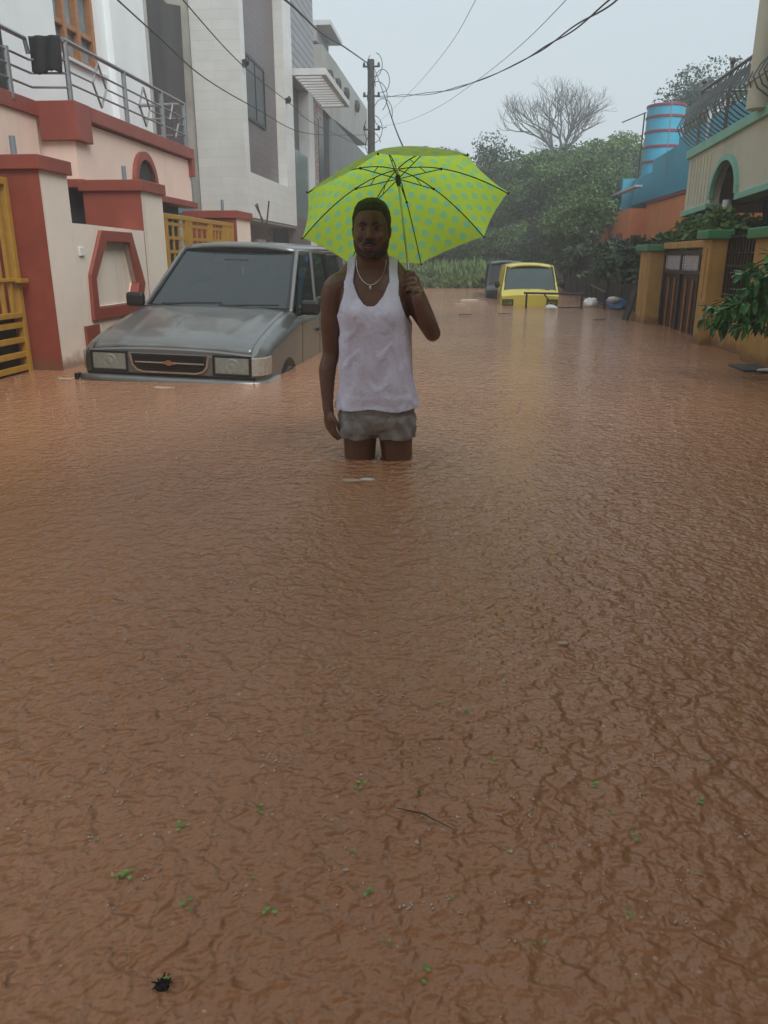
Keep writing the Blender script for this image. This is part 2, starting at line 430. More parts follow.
def pillar(y0, y1, x0, zcap, redz0, label, pipe, wide=.04):
    t = thing('gate_pillar', label, 'gate pillar', ((x0+CX)/2, (y0+y1)/2, GZ), group='red and cream gate pillars')
    obj('pillar_shaft', MB().box(x0, CX, y0+.012, y1, GZ, zcap-.12), M['cream'], t)
    obj('red_face', MB().box(x0-.003, CX+.003, y0, y0+.011, redz0, zcap-.12), M['brick_red'], t)
    c = obj('pillar_cap', MB().box(x0-wide, CX+wide, y0-wide, y1+wide, zcap-.12, zcap), M['brick_red'], t, bevel=.008)
    px, py = pipe
    obj('conduit_pipe', MB().tube([(px,py,zcap-.002),(px,py,zcap+.17)], .026, 12), M['grey_pipe'], t, smooth=True)
    return t
pillar(7.04, 7.57, -4.35, 1.85, GZ, 'red faced gate pillar at the left edge beside the open ochre gate', (-3.95,7.2))
pillar(9.33, 10.02, -4.35, 1.85, GZ, 'gate pillar with red face beside the hexagon panel wall', (-3.95,9.6))
pillar(13.35, 14.25, -4.5, 1.74, GZ, 'farthest of the red and cream gate pillars, behind the grey car roof', (-3.93,13.5))

def gate_open(x, y0, y1, z1, label, n, low):
    t = thing('metal_gate', label, 'gate', (x,(y0+y1)/2,GZ), group='ochre metal gates')
    fr = MB()
    for yy in (y0, y1-.06): fr.box(x-.03, x+.03, yy, yy+.06, GZ, z1)
    fr.box(x-.03, x+.03, y0+.06, y1-.06, z1-.06, z1)
    obj('gate_frame', fr, M['yellow_gate'], t, bevel=.005)
    return t
# near gate (open leaf along the street at the left frame edge)
t = gate_open(-3.95, 4.9, 6.98, 1.66, 'ochre yellow steel gate with vertical bars above rails at the left edge', 0, 0)
mb = MB()
for k in range(14): mb.box(-3.965,-3.935, 5.03+k*.137, 5.065+k*.137, .50, 1.60)
obj('vertical_bars', mb, M['yellow_gate'], t)
mb = MB()
for z in (.02,.14,.27,.40): mb.box(-3.97,-3.93, 4.96, 6.92, z, z+.05)
mb.box(-3.985,-3.915,4.96,6.92,.49,.535); mb.box(-3.98,-3.92,4.96,6.92,.80,.83)
obj('lower_rails', mb, M['yellow_gate'], t, bevel=.004)
obj('backing_sheet', MB().box(-4.02,-4.0,4.96,6.92,GZ,.48), M['dark'], t)
obj('latch', MB().box(-3.92,-3.86,6.86,7.0,.79,.825), M['yellow_gate'], t, bevel=.004)
# far gate between pillars
t = gate_open(-3.74, 10.04, 13.33, 1.54, 'ochre yellow gate with square grilles behind the grey car', 0, 0)
mb = MB()
for a,b_ in ((10.10,10.30),(10.95,11.25),(11.95,12.2),(12.7,13.27)): mb.box(-3.75,-3.72,a,b_,GZ,1.48)
obj('gate_sheet', mb, M['yellow_gate'], t)
mb = MB()
for a,b_ in ((10.30,10.95),(11.25,11.95),(12.2,12.7)):
    for k in range(9): mb.box(-3.75,-3.73,a,b_,1.40-.17*k,1.44-.17*k)
    for k in range(1,3): mb.box(-3.752,-3.728,a+(b_-a)*k/3-.012,a+(b_-a)*k/3+.012,.0,1.48)
obj('grille', mb, M['yellow_gate'], t)
mb = MB()
for a in (10.16,10.22,11.02,11.12,12.02,12.1,12.85,13.0): mb.box(-3.72,-3.705,a,a+.02,GZ,1.48)
obj('ribs', mb, M['yellow_gate'], t)

# ------------------------------------------------------------------ house 1
HX = -4.67
t = thing('balcony_house', 'peach house with white upper storey, red cornice and steel balcony railing', 'house', (-7,11,GZ))
mb = MB(); mb.box(-12,-5.14, 5.2, 9.98, 2.0, 2.62); mb.box(-12,-4.72, 10.06, 14.38, 1.93, 2.60)
obj('balcony_front', mb, M['peach'], t)
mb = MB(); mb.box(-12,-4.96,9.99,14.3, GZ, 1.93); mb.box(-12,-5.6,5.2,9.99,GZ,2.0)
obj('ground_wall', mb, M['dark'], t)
# peach arch facade hanging below the balcony
mb = MB()
mb.prism([(10.06,1.90),(11.86,1.90),(11.86,1.928),(10.06,1.928)], 'x', -4.9,-4.72)
obj('arch_lintel', mb, M['peach'], t)
mb = MB(); ar = [(12.2-.45*math.cos(PI*i/16), 2.02+.47*math.sin(PI*i/16)) for i in range(17)]
ai = [(12.2-.34*math.cos(PI*i/16), 2.02+.36*math.sin(PI*i/16)) for i in range(17)]
for i in range(16):
    mb.prism([ar[i],ar[i+1],ai[i+1],ai[i]], 'x', -4.72, -4.66)
a_ = fixn(obj('red_arch', mb, M['brick_red'], t))
mb = MB(); mb.prism(ai+[(12.54,1.9),(11.86,1.9)], 'x', -4.719, -4.705); obj('arch_opening', mb, M['dark'], t)
# lower red ledge
for q_ in ((-4.9,-4.63,12.64,14.42,1.83,1.93),(-4.9,-4.66,10.04,11.75,1.83,1.93)): obj('red_ledge', MB().box(*q_), M['brick_red'], t, bevel=.01)
# cornice and box
mb = MB(); mb.box(-12,-4.64,10.42,14.42,2.62,2.79); mb.box(-5.2,-5.10,5.2,9.99,2.62,2.79)
mb.box(-4.80,-4.64,14.30,14.42,2.35,2.62)
obj('red_cornice', mb, M['brick_red'], t, bevel=.008)
obj('red_corner_box', MB().box(-5.12,-4.64,9.99,10.41,2.36,2.795), M['brick_red'], t, bevel=.008)
obj('floor_slab', MB().box(-12,-5.13,5.2,9.98,2.62,2.70), M['white_slab'], t)
# upper white storey
WX = -5.6
w = MB(); w.box(-12,WX,11.0-4.5,11.72,2.70,7.4); w.box(-12,WX,13.15,13.42,2.79,7.4); w.box(-12,WX,11.72,13.15,2.79,3.70)
w.box(-12,WX-.05,11.72,13.15,6.0,7.4); w.box(-12,WX+.10,13.42,14.86,2.79,7.4); w.box(-12,WX-.45,11.72,13.15,3.70,6.0)
obj('upper_wall', w, M['white_wall'], t)
fr = obj('window', MB().box(WX-.22,WX-.16,11.75,13.12,3.72,5.98), M['pane'], t)
mb = MB()
for yy in (11.73,12.12,12.55,13.05): mb.box(WX-.16,WX-.06,yy,yy+.09,3.72,5.98)
for zz in (3.72,4.12,4.75,5.4,5.92): mb.box(WX-.155,WX-.08,11.82,13.05,zz,zz+.07)
obj('window_frame', mb, M['wood'], fr, bevel=.006)
obj('window_sill', MB().box(WX-.1,WX+.05,11.6,13.25,3.64,3.70), M['white_slab'], fr, bevel=.006)
obj('doorway', MB().box(WX+.001,WX+.02,9.2,10.25,2.71,4.6), M['dark'], t)
# railing
rail = MB(); pr = .028
def bar(a, b_, r=.02): rail.tube([a,b_], r, 8)
zr = 3.43; xr = -4.70
rail.tube([(-5.12,6.0,3.43),(-5.12,9.55,3.43),(-5.12,9.9,3.43),(-5.12,9.95,3.28)], pr, 8)
bar((-5.10,10.0,3.43),(xr,10.0,3.43),pr); bar((xr,9.98,3.43),(xr,14.25,3.46),pr); bar((xr,14.25,3.46),(-5.5,14.27,3.46),pr)
for (x,y,z1) in ((-5.12,9.45,3.25),(-5.12,7.6,3.43),(xr,10.03,3.43),(xr,11.72,3.44),(xr,13.15,3.45),(xr,14.2,3.46),(-5.1,14.25,3.46)):
    bar((x,y,2.72),(x,y,z1),.034)
for z in (2.93,3.08,3.22):
    bar((-5.12,6,z),(-5.12,9.95,z),.014); bar((-5.12,9.95,z),(xr,10.0,z),.014)
for z in (2.98,3.24): bar((xr,10,z),(xr,14.2,z),.014); bar((xr,14.2,z),(-5.4,14.2,z),.014)
for (ya,yb) in ((10.1,11.7),(11.75,13.1),(13.2,14.15)):
    c = (ya+yb)/2
    d = [(xr,c,3.38),(xr,c+.2,3.11),(xr,c,2.86),(xr,c-.2,3.11),(xr,c,3.38)]
    for i in range(4): bar(d[i],d[i+1],.014)
    bar((xr,ya,3.11),(xr,c-.2,3.11),.012); bar((xr,c+.2,3.11),(xr,yb,3.11),.012)
obj('railing', rail, M['steel'], t, smooth=True)
obj('conduit_pipe', MB().tube([(-4.9,10.6,1.6),(-4.9,10.6,1.9)], .03), M['grey_pipe'], t)
# hanging cloth
mb = MB(); nu, nv = 16, 14
for j in range(nv):
    for i in range(nu):
        u = i/(nu-1); v = j/(nv-1)
        mb.v.append((-5.10+.38*u, 9.955+.02*math.sin(u*14+v*2)-.01*v, 3.465-v*(.385+.018*math.sin(u*7)+.010*math.sin(u*31))))
for j in range(nv-1):
    for i in range(nu-1):
        a = j*nu+i; mb.f.append((a,a+1,a+nu+1,a+nu))
c = obj('hanging_cloth', mb, M['black_cloth'], smooth=True)
so = c.modifiers.new('s','SOLIDIFY'); so.thickness = .008
tag(c, 'black cloth hung to dry over the steel balcony railing', 'cloth')

# ------------------------------------------------------------------ building 2: white tiled house
BX = -5.0
t = thing('tiled_house', 'modern white tiled house with tall brown recessed panel and one dark window', 'house', (-8,22,GZ))
w = MB()
w.box(-6.1,BX,19.3,19.7,1.93,9.2); w.box(-6.1,BX,23.95,25.1,1.93,9.2)
w.box(-6.1,BX,19.7,23.95,1.93,2.94); w.box(-6.1,BX,19.7,23.95,8.4,9.2)
obj('white_frame', w, M['tile_white'], t)
obj('side_wall', MB().box(-6.12,BX+.003,19.285,19.299,1.925,9.2), M['tile_white_shaded'], t)
obj('body', MB().box(-12,-6.1,19.6,25.1,2.0,9.0), M['concrete'], t)
obj('brown_panel', MB().box(-5.5,-5.26,19.71,23.94,2.95,8.39), M['tile_brown'], t)
wf = obj('window', MB().box(-5.262,-5.235,20.6,22.45,4.28,5.62), M['dark_glass'], t)
mb = MB()
mb.ring([(20.55,4.23),(22.5,4.23),(22.5,5.67),(20.55,5.67)],[(20.62,4.3),(22.43,4.3),(22.43,5.6),(20.62,5.6)],'x',-5.27,-5.215)
mb.box(-5.235,-5.222,21.5,21.54,4.3,5.6)
fixn(obj('window_frame', mb, M['black_plastic'], wf))
obj('overhang_soffit', MB().box(-12,-5.02,19.35,25.05,1.86,1.925), M['grey_wall'], t)
obj('ground_wall', MB().box(-12,-5.75,19.6,25.05,GZ,1.86), M['grey_wall'], t)
obj('shutter', MB().box(-5.745,-5.72,20.2,22.2,GZ,1.5), M['dark_plaster'], t)
obj('shutter_box', MB().box(-5.745,-5.64,22.6,23.6,1.2,1.5), M['white_slab'], t)
for (yy,zz) in ((19.45,5.22),(24.05,5.25)):
    l = MB(); l.box(BX,BX+.10,yy-.04,yy+.04,zz-.12,zz+.02); l.ell((BX+.10,yy,zz-.02),(.06,.06,.09),10,6)
    obj('wire_insulator', l, M['blackmetal'], t, smooth=True)  # black insulators carrying the wire across the tiled front
# stained side wall behind
t = thing('unfinished_house', 'raw grey concrete side wall with dark wet plaster patch', 'house', (-8,17,GZ))
obj('wall', MB().box(-12,-6.13,19.0,19.28,GZ,9.4), M['concrete'], t)
mb = MB(); mb.prism([(-9,2.4),(-6.26,2.5),(-6.20,6.2),(-6.5,6.25),(-6.75,6.55),(-7.0,6.25),(-9,6.2)],'y',18.975,18.998)
fixn(obj('plaster_patch', mb, M['dark_plaster'], t))
obj('blue_sheet', MB().box(-6.55,-6.2,18.9,18.97,2.0,3.2), M['blue_sheet'], t)
obj('drain_pipe', MB().tube([(-6.98,18.93,-.3),(-6.98,18.93,7)], .05, 10), M['beige_wall'], t, smooth=True)

# ------------------------------------------------------------------ building 3: beyond the tiled house
t = thing('canopy_house', 'grey clad house with white slatted canopy over a tall glass strip', 'house', (-8,28,GZ))
obj('cladding', MB().box(-9,BX-.02,25.12,28.9,6.05,9.1), M['slat'], t)
g = MB(); g.box(-9,BX-.30,25.12,27.4,GZ,6.04); obj('glass_strip', g, M['dark_glass'], t)
obj('glass_rail', MB().box(BX-.06,BX-.03,25.12,27.5,2.2,4.12), M['green_glass'], t)
obj('base_tiles', MB().box(BX-.28,BX-.02,25.12,27.5,GZ,2.2), M['tile_brown'], t)
obj('white_column', MB().box(-9,BX+.02,27.52,28.4,GZ,6.04), M['white_slab'], t)
obj('brick_column', MB().box(-9,BX-.03,28.41,30.6,GZ,6.04), M['brickwork'], t)
obj('window', MB().box(BX-.029,BX-.01,29.5,30.5,3.4,5.6), M['dark_glass'], t)
obj('door_strip', MB().box(-9,BX-.08,30.61,32.2,GZ,5.9), M['dark'], t)
mb = MB()
mb.box(BX+.02,BX+.97,25.2,25.35,6.06,6.24); mb.box(BX+.02,BX+.97,30.2,30.35,6.06,6.24); mb.box(BX+.82,BX+.97,25.35,30.2,6.06,6.24)
for k in range(11): mb.box(BX+.02,BX+.82,25.75+k*.4,25.84+k*.4,6.08,6.22)
mb.box(BX-.02,BX+.02,25.2,30.35,6.05,6.25)
obj('slatted_canopy', mb, M['white_slab'], t, bevel=.01)
t = thing('parapet_house', 'long low grey cement house with beige parapet behind the utility pole', 'house', (-8,38,GZ))
mb = MB(); mb.prism([(30.62,6.05),(30.62,8.1),(34,8.2),(44.5,8.3),(44.5,6.6),(32.22,6.05)],'x',-9,BX)
fixn(obj('parapet', mb, M['beige_wall'], t))
obj('wall', MB().box(-9,BX+.01,32.22,44.5,GZ,6.04), M['grey_wall'], t)
obj('roof_edge', MB().box(-8.5,BX+.3,30.65,33.5,8.7,8.85), M['white_slab'], t)
obj('roof_room', MB().box(-8.5,BX-.2,30.65,33.3,8.22,8.7), M['beige_wall'], t)
for k,yy in enumerate((31.6,33.6,36.0,39.5)):
    l = MB(); l.ell((BX+.12,yy,7.25+.12*k),(.12,.2,.26),12,8); l.tube([(BX-.05,yy,7.5+.12*k),(BX+.12,yy,7.45+.12*k)],.03,6)
    obj('wall_fitting', l, M['rust'], t, smooth=True)

# ------------------------------------------------------------------ pole and wires
t = thing('utility_pole', 'dark concrete utility pole with tangled wires behind the umbrella', 'utility pole', (-3.55,33,GZ))
obj('shaft', MB().tube([(-3.55,33,GZ-.3),(-3.55,33,8.1)], [.17,.13], 12), M['pole'], t, smooth=True)
for z in (7.85,6.85,5.7):
    mb = MB(); mb.tube([(-3.85,32.9,z),(-3.2,32.9,z)], .035, 6); mb.ell((-3.8,32.9,z+.06),(.05,.05,.09),8,6); mb.ell((-3.25,32.9,z+.06),(.05,.05,.09),8,6)
    obj('cross_arm', mb, M['rust'], t, smooth=True)
mb = MB(); r5 = random.Random(3)
for k in range(6):
    c0 = Vector((-3.5+r5.uniform(.0,.45), 32.85, 7.9-k*.55)); pts = []
    rr = r5.uniform(.15,.4); ph = r5.uniform(0,6)
    for i in range(14): pts.append(c0+Vector((rr*math.cos(ph+i*.42), r5.uniform(-.05,.05), rr*1.4*math.sin(ph+i*.42))))
    mb.tube(pts,.014,5)
obj('cable_coils', mb, M['wire'], t, smooth=True)
def cr(pts, n=8):
    P = [Vector(p) for p in pts]; P = [P[0]*2-P[1]]+P+[P[-1]*2-P[-2]]; out = []
    for i in range(1,len(P)-2):
        for k in range(n):
            u = k/n
            out.append(.5*((2*P[i])+(P[i+1]-P[i-1])*u+(2*P[i-1]-5*P[i]+4*P[i+1]-P[i+2])*u*u+(-P[i-1]+3*P[i]-3*P[i+1]+P[i+2])*u**3))
    out.append(P[-2]); return out
def wire(pts, r, label, twist=0):
    mb = MB(); P = cr(pts, 10)
    if twist:
        for s in range(2):
            mb.tube([p+Vector((0,0,(1 if s else -1)*twist*math.sin(i*.45)*(1+.8*math.sin(i*.13)))) for i,p in enumerate(P)], r, 6)
    else: mb.tube(P, r, 6)
    tag(obj('overhead_wire', mb, M['wire'], smooth=True), label, 'wire', 'overhead wires')
wire([(-3.0,11,4.4),(-3.07,15,5.15),(-3.31,20,5.88),(-3.43,25,6.7),(-3.63,33,7.95)], .02, 'wire running along the top left from the tiled house to the pole top')
wire([(-3.44,33,7.85),(-1.85,20,4.58),(-1.13,14,3.06),(-.69,10.5,2.21),(-.5,9.2,1.9)], .011, 'wire dropping from the pole top steeply down behind the umbrella')
wire([(-3.36,33,6.84),(-2.08,28,5.97),(-.65,23,5.16),(.32,19,4.65),(.91,15,4.14),(1.24,12,3.79),(1.43,9,3.41),(1.43,7,3.12),(1.4,5,3.1)], .009, 'thick twisted cable crossing the sky from the pole to the upper right', .016)
wire([(-3.37,33,5.87),(-2.24,28,5.65),(-1.03,20,4.83),(-.25,14,4.2),(.09,10,3.71),(.19,8,3.39)], .0035, 'thinnest wire rising steeply to the top centre of the sky')
wire([(-3.37,33,5.8),(-1.84,27,5.06),(-.61,22,4.66),(.29,17,4.3),(.78,13,3.93),(1.02,9.5,3.55),(1.13,8,3.44)], .004, 'thin sagging wire crossing behind the thick twisted cable')
wire([(-3.64,33,5.52),(-4.81,26,4.64),(-4.85,20,4.33),(-4.85,16,4.2),(-4.6,13,4.15),(-4.4,11,4.1)], .011, 'lower wire running past the tiled house front to the peach balcony')
wire([(-3.64,33,4.99),(-4.76,27,5.07),(-4.82,24,5.08),(-4.64,18,4.83),(-4.19,13,4.63),(-4.16,11,4.8)], .010, 'wire held by the black insulators across the white tiled front')
mb = MB()
for (a,b_) in (((0,0,0),(-.17,0,.62)),((-.02,0,.2),(.05,.02,.66)),((-.08,0,.35),(-.2,.02,.6))): mb.tube([(-3.45+a[0],14.6,1.3+a[2]),(-3.45+b_[0],14.6,1.3+b_[2])],.014,6)
mb.tube([(-3.45,14.6,GZ),(-3.45,14.6,1.32)],.02,6)
tag(obj('dry_stem', mb, M['bark']), 'dry forked stem sticking up behind the red capped pillar', 'stem')
# ------------------------------------------------------------------ right side compound: pillars and gate
def rpillar(x0, x1, y0, y1, zt, label):
    t = thing('gate_pillar', label, 'gate pillar', ((x0+x1)/2,(y0+y1)/2,GZ), group='ochre pillars with green caps')
    obj('pillar_shaft', MB().box(x0,x1,y0,y1,GZ,zt-.10), M['ochre'], t, bevel=.008)
    obj('pillar_cap', MB().box(x0-.07,x1+.04,y0-.07,y1+.07,zt-.10,zt), M['green_cap'], t, bevel=.012)
    obj('pillar_panel', MB().box(x0-.012,x0-.001,y0+.12,y1-.12,.55,zt-.2), M['ochre'], t, bevel=.004)
    return t
rpillar(2.94,3.42,13.07,13.75,1.20,'farthest ochre pillar with green cap, left of the dark gate')
rpillar(2.90,3.09,9.88,10.2,1.31,'middle ochre pillar with green cap, right of the dark gate')
rpillar(2.89,3.9,7.6,8.42,1.28,'nearest ochre pillar with green cap at the right edge behind the leaves')
t = thing('metal_gate', 'dark brown metal gate with pale lattice top between ochre pillars', 'gate', (3.2,11.9,GZ))
fr = MB(); gx = 3.18
for yy in (10.22,11.13,12.05,12.99): fr.box(gx-.03,gx+.03,yy,yy+.07,GZ,1.10)
for zz in (GZ+.1,.78,1.04): fr.box(gx-.028,gx+.028,10.29,12.99,zz,zz+.055)
obj('gate_frame', fr, M['dark_brown'], t, bevel=.005)
obj('gate_sheet', MB().box(gx+.005,gx+.015,10.29,12.99,GZ,.80), M['dark_brown'], t)
lt = MB()
for (a,b_) in ((10.31,11.11),(11.22,12.03),(12.14,12.97)):
    n=6
    for k in range(n+1):
        y=a+(b_-a)*k/n; lt.box(gx-.012,gx-.004,y-.012,y+.012,.835,1.04)
    for z in (.87,.91,.95,.99,1.02): lt.box(gx-.010,gx-.002,a,b_,z-.006,z+.008)
    lt.box(gx+.008,gx+.014,a,b_,.835,1.04)
obj('lattice_panel', lt, M['lattice'], t)
st = MB()
for y in (10.55,10.85,11.42,11.75,12.35,12.7): st.box(gx-.02,gx-.004,y-.022,y+.022,GZ+.15,.72)
obj('orange_strips', st, M['orange_strip'], t)
obj('top_beam', MB().box(3.12,3.3,10.21,13.05,1.13,1.22), M['ochre'], t, bevel=.008)
t = thing('low_wall', 'low ochre wall with dark iron grille between the right hand pillars', 'wall', (3.1,9.1,GZ))
obj('wall_panel', MB().box(3.03,3.2,8.43,9.87,GZ,.55), M['ochre'], t, bevel=.008)
g = MB()
for k in range(15): g.box(3.09,3.115,8.48+k*.098,8.51+k*.098,.55,1.25)
for z in (.58,.9,1.22): g.box(3.085,3.12,8.44,9.86,z,z+.03)
for k in range(7): g.lathe([(.035,-.01),(.045,0),(.035,.01)],(3.1,8.6+k*.2,1.05),8)
obj('iron_grille', g, M['dark_brown'], t)
# ------------------------------------------------------------------ right house with balcony
t = thing('balcony_house', 'beige house with mint green trims and bulging balcony railing on the right', 'house', (6,13,GZ))
X = 4.35
def zb(y): return 1.83+(16.9-y)*.035
def zt_(y): return 2.80+(16.9-y)*.035
y0, y1 = 9.0, 16.85
yc, rr = 14.5, .72
def apts(r, n=18, zc=None):
    zc = 1.98 if zc is None else zc
    return [(yc-r*1.0*math.cos(PI*i/n), zc+r*.86*math.sin(PI*i/n)) for i in range(n+1)]
mb = MB(); A_ = apts(rr)
top = [(p[0], zt_(p[0])) for p in A_]
for i in range(len(A_)-1): mb.prism([A_[i],A_[i+1],top[i+1],top[i]],'x',X,X+.16)
mb.prism([(yc+rr,zb(yc+rr)),(y1,zb(y1)),(y1,zt_(y1)),(yc+rr,zt_(yc+rr))],'x',X,X+.16)
mb.prism([(y0,zb(y0)),(yc-rr,zb(yc-rr)),(yc-rr,zt_(yc-rr)),(y0,zt_(y0))],'x',X,X+.16)
mb.prism([(X+.16,1.83),(12,1.83),(12,2.8),(X+.16,2.8)],'y',y1-.15,y1)
fixn(obj('balcony_front', mb, M['balcony'], t))
mb = MB()
for k in range(7): mb.box(X-.012,X-.001,15.42+k*.2,15.46+k*.2,1.95,2.76)
obj('grooves', mb, M['balcony'], t)
mb = MB(); B_ = apts(rr-.07)
O_ = apts(rr+.03)
for i in range(len(A_)-1): mb.prism([O_[i],O_[i+1],B_[i+1],B_[i]],'x',X-.05,X+.02)
fixn(obj('green_arch', mb, M['mint'], t))
obj('arch_shade_sheet', MB().box(X+.5,X+.6,13.3,15.6,1.9,2.7), M['dark'], t)  # dark sheet painting the shaded interior behind the arch
mb = MB()
for (a,b_) in ((y0,yc-rr-.02),(yc+rr+.02,y1+.04)): mb.prism([(a,zb(a)-.07),(b_,zb(b_)-.07),(b_,zb(b_)+.03),(a,zb(a)+.03)],'x',X-.06,X+.24)
mb.prism([(y0,zt_(y0)),(y1+.05,zt_(y1)),(y1+.05,zt_(y1)+.15),(y0,zt_(y0)+.15)],'x',X-.06,X+.3)
mb.prism([(y1+.052,2.8),(y1+.052,2.95),(y1-.1,2.95),(y1-.1,2.8)],'x',X+.31,9)
fixn(obj('green_trim', mb, M['mint'], t, bevel=.008))
obj('balcony_floor', MB().box(X+.2,12,y0,y1-.2,2.55,2.78), M['dark'], t)  # near-black colour paints the shade on the balcony underside
mb = MB(); mb.box(4.75,12,3.5,13.7,GZ,2.54); obj('ground_wall', mb, M['dark'], t)  # wall coloured near-black for the shade below the balcony
mb = MB(); mb.box(6.4,12,3.5,15.2,3.1,6.4); obj('upper_wall', mb, M['balcony'], t)
obj('round_column', MB().tube([(4.24,13.0,3.05),(4.24,13.0,6.4)],.17,20), M['balcony'], t, smooth=True)
obj('roof_slab', MB().box(3.9,12,3.0,13.9,6.4,6.6), M['mint'], t)
obj('porch_post', MB().tube([(4.55,14.9,GZ),(4.55,14.9,1.95)],.075,12), M['plastic_white'], t, smooth=True)
rl = MB(); zr = 3.97
n = int((y1-9)/.125)
def prof(y): 
    z0 = zt_(y)+.15; h = zr-z0
    return [(X+.08-d*.9, y, z0+h*f) for d,f in ((0,0),(.16,.08),(.36,.22),(.44,.38),(.36,.55),(.18,.74),(.05,.88),(.0,1.0))]
for k in range(n):
    y = y1-.1-k*.20
    if y < 11: break
    rl.tube(prof(y), .012, 6)
rl.tube([(X+.08,y1,zr),(X+.08,11,zr)], .03, 8); rl.tube([(X-.29,y1,zt_(y1)+.5),(X-.29,11,zt_(11)+.42)], .010, 6)
for y in (y1-.05,15.2,13.5,12): rl.tube([(X+.1,y,zt_(y)+.1),(X+.1,y,zr+.12)],.03,8); rl.ell((X+.1,y,zr+.16),(.05,.05,.06),8,6)
rl.tube([(X+.1,y1-.05,zr),(X+2.4,y1-.05,zr)],.025,6)
obj('railing', rl, M['rail_pale'], t, smooth=True)

# ------------------------------------------------------------------ orange and blue house
t = thing('orange_house', 'orange house with blue terrace walls beyond the garden', 'house', (9,27,GZ))
OX = 6.3
obj('wall', MB().box(OX,13,18.5,29.3,GZ,2.74), M['orange'], t)
mb = MB(); mb.box(5.75,OX-.003,29.3,33.8,GZ,2.62); mb.box(OX-.003,13,29.31,33.8,GZ,2.62); mb.box(5.5,5.75,33.2,33.8,1.1,2.3)
obj('porch_wall', mb, M['orange'], t)
obj('red_band', MB().box(OX-.06,OX+.2,18.5,29.28,2.745,2.83), M['tank_red'], t)
mb = MB()
mb.prism([(18.5,2.83),(31.5,2.83),(31.5,3.7),(28.6,3.7),(28.6,4.05),(25.5,4.12),(25.5,4.3),(18.5,4.4)],'x',OX-.08,13)
mb.box(OX-.45,13,31.51,34.0,2.63,3.75)
obj('blue_terrace_wall', mb, M['blue'], t)
obj('white_beam', MB().box(OX-.52,OX-.455,31.4,34.0,2.70,2.76), M['white_slab'], t) 
obj('shade_ledge', MB().box(OX-.7,OX-.46,28.0,34.0,3.2,3.26), M['white_slab'], t)
for (y0_,y1_) in ((30.3,31.0),(32.0,32.6)):
    w = obj('window', MB().box(5.70,5.742,y0_,y1_,.8,1.75), M['dark_glass'], t)
    f = MB(); f.ring([(y0_-.08,.72),(y1_+.08,.72),(y1_+.08,1.83),(y0_-.08,1.83)],[(y0_,.8),(y1_,.8),(y1_,1.75),(y0_,1.75)],'x',5.68,5.745)
    fixn(obj('window_frame', f, M['tank_red'], w))
for (x_,y_) in ((5.85,29.28),(6.15,29.28)):
    pass
w = obj('window', MB().box(5.85,6.2,29.26,29.295,.7,1.75), M['dark_glass'], t)
obj('drain_pipe', MB().tube([(OX-.12,22.5,1.3),(OX-.12,22.5,4.6)],.045,8), M['white_slab'], t, smooth=True)
t = thing('water_tower', 'round blue water tank with dark red bands above the blue terrace', 'water tank', (7.2,32,3.7))
cx, cy, rr = 7.25, 32, .66
obj('tank_body', MB().lathe([(rr,-.8),(rr,2.5)],(cx,cy,3.7),40), M['tank_blue'], t, smooth=True)
for k,z in enumerate((4.32,4.82,5.32,5.80,6.17)): obj('red_band', MB().lathe([(rr+.012,-.045),(rr+.03,-.035),(rr+.03,.035),(rr+.012,.045)],(cx,cy,z),40), M['tank_red'], t, smooth=True)
obj('tank_lid', MB().lathe([(rr-.02,2.5),(rr-.05,2.53),(.1,2.60),(0.02,2.60)],(cx,cy,3.7),40), M['tank_blue'], t, smooth=True)
t = thing('antenna', 'bent aerial mast on the roof left of the blue tank', 'antenna', (6.5,32,3.4), group='roof aerials')
obj('mast', MB().tube([(6.45,32,2.9),(6.5,32,5.98)],.028,6), M['rust'], t); obj('boom', MB().tube([(5.72,32,5.68),(6.55,32,6.0)],.022,6), M['rust'], t)
t = thing('antenna', 'tall thin mast with T shaped top in front of the blue tank', 'antenna', (7.0,26,3.4), group='roof aerials')
obj('mast', MB().tube([(6.15,26.5,3.3),(6.15,26.5,5.62)],.016,6), M['steel'], t); obj('boom', MB().tube([(5.98,26.5,5.6),(6.32,26.5,5.6)],.02,6), M['rust'], t)

# mossy compound wall along the right, beyond the gate
t = thing('garden_wall', 'dark mossy garden wall below the trees on the right', 'wall', (3.4,20,GZ))
obj('wall_panel', MB().box(3.42,3.62,13.78,27.5,GZ,1.02), M['mossy'], t, bevel=.02)
obj('wall_return', MB().box(3.62,9,27.3,27.5,GZ,1.0), M['mossy'], t, bevel=.02)
mb = MB()
for k in range(9): mb.box(3.39,3.65,14.2+k*1.6,14.45+k*1.6,GZ,1.12)
obj('wall_posts', mb, M['mossy'], t, bevel=.02)

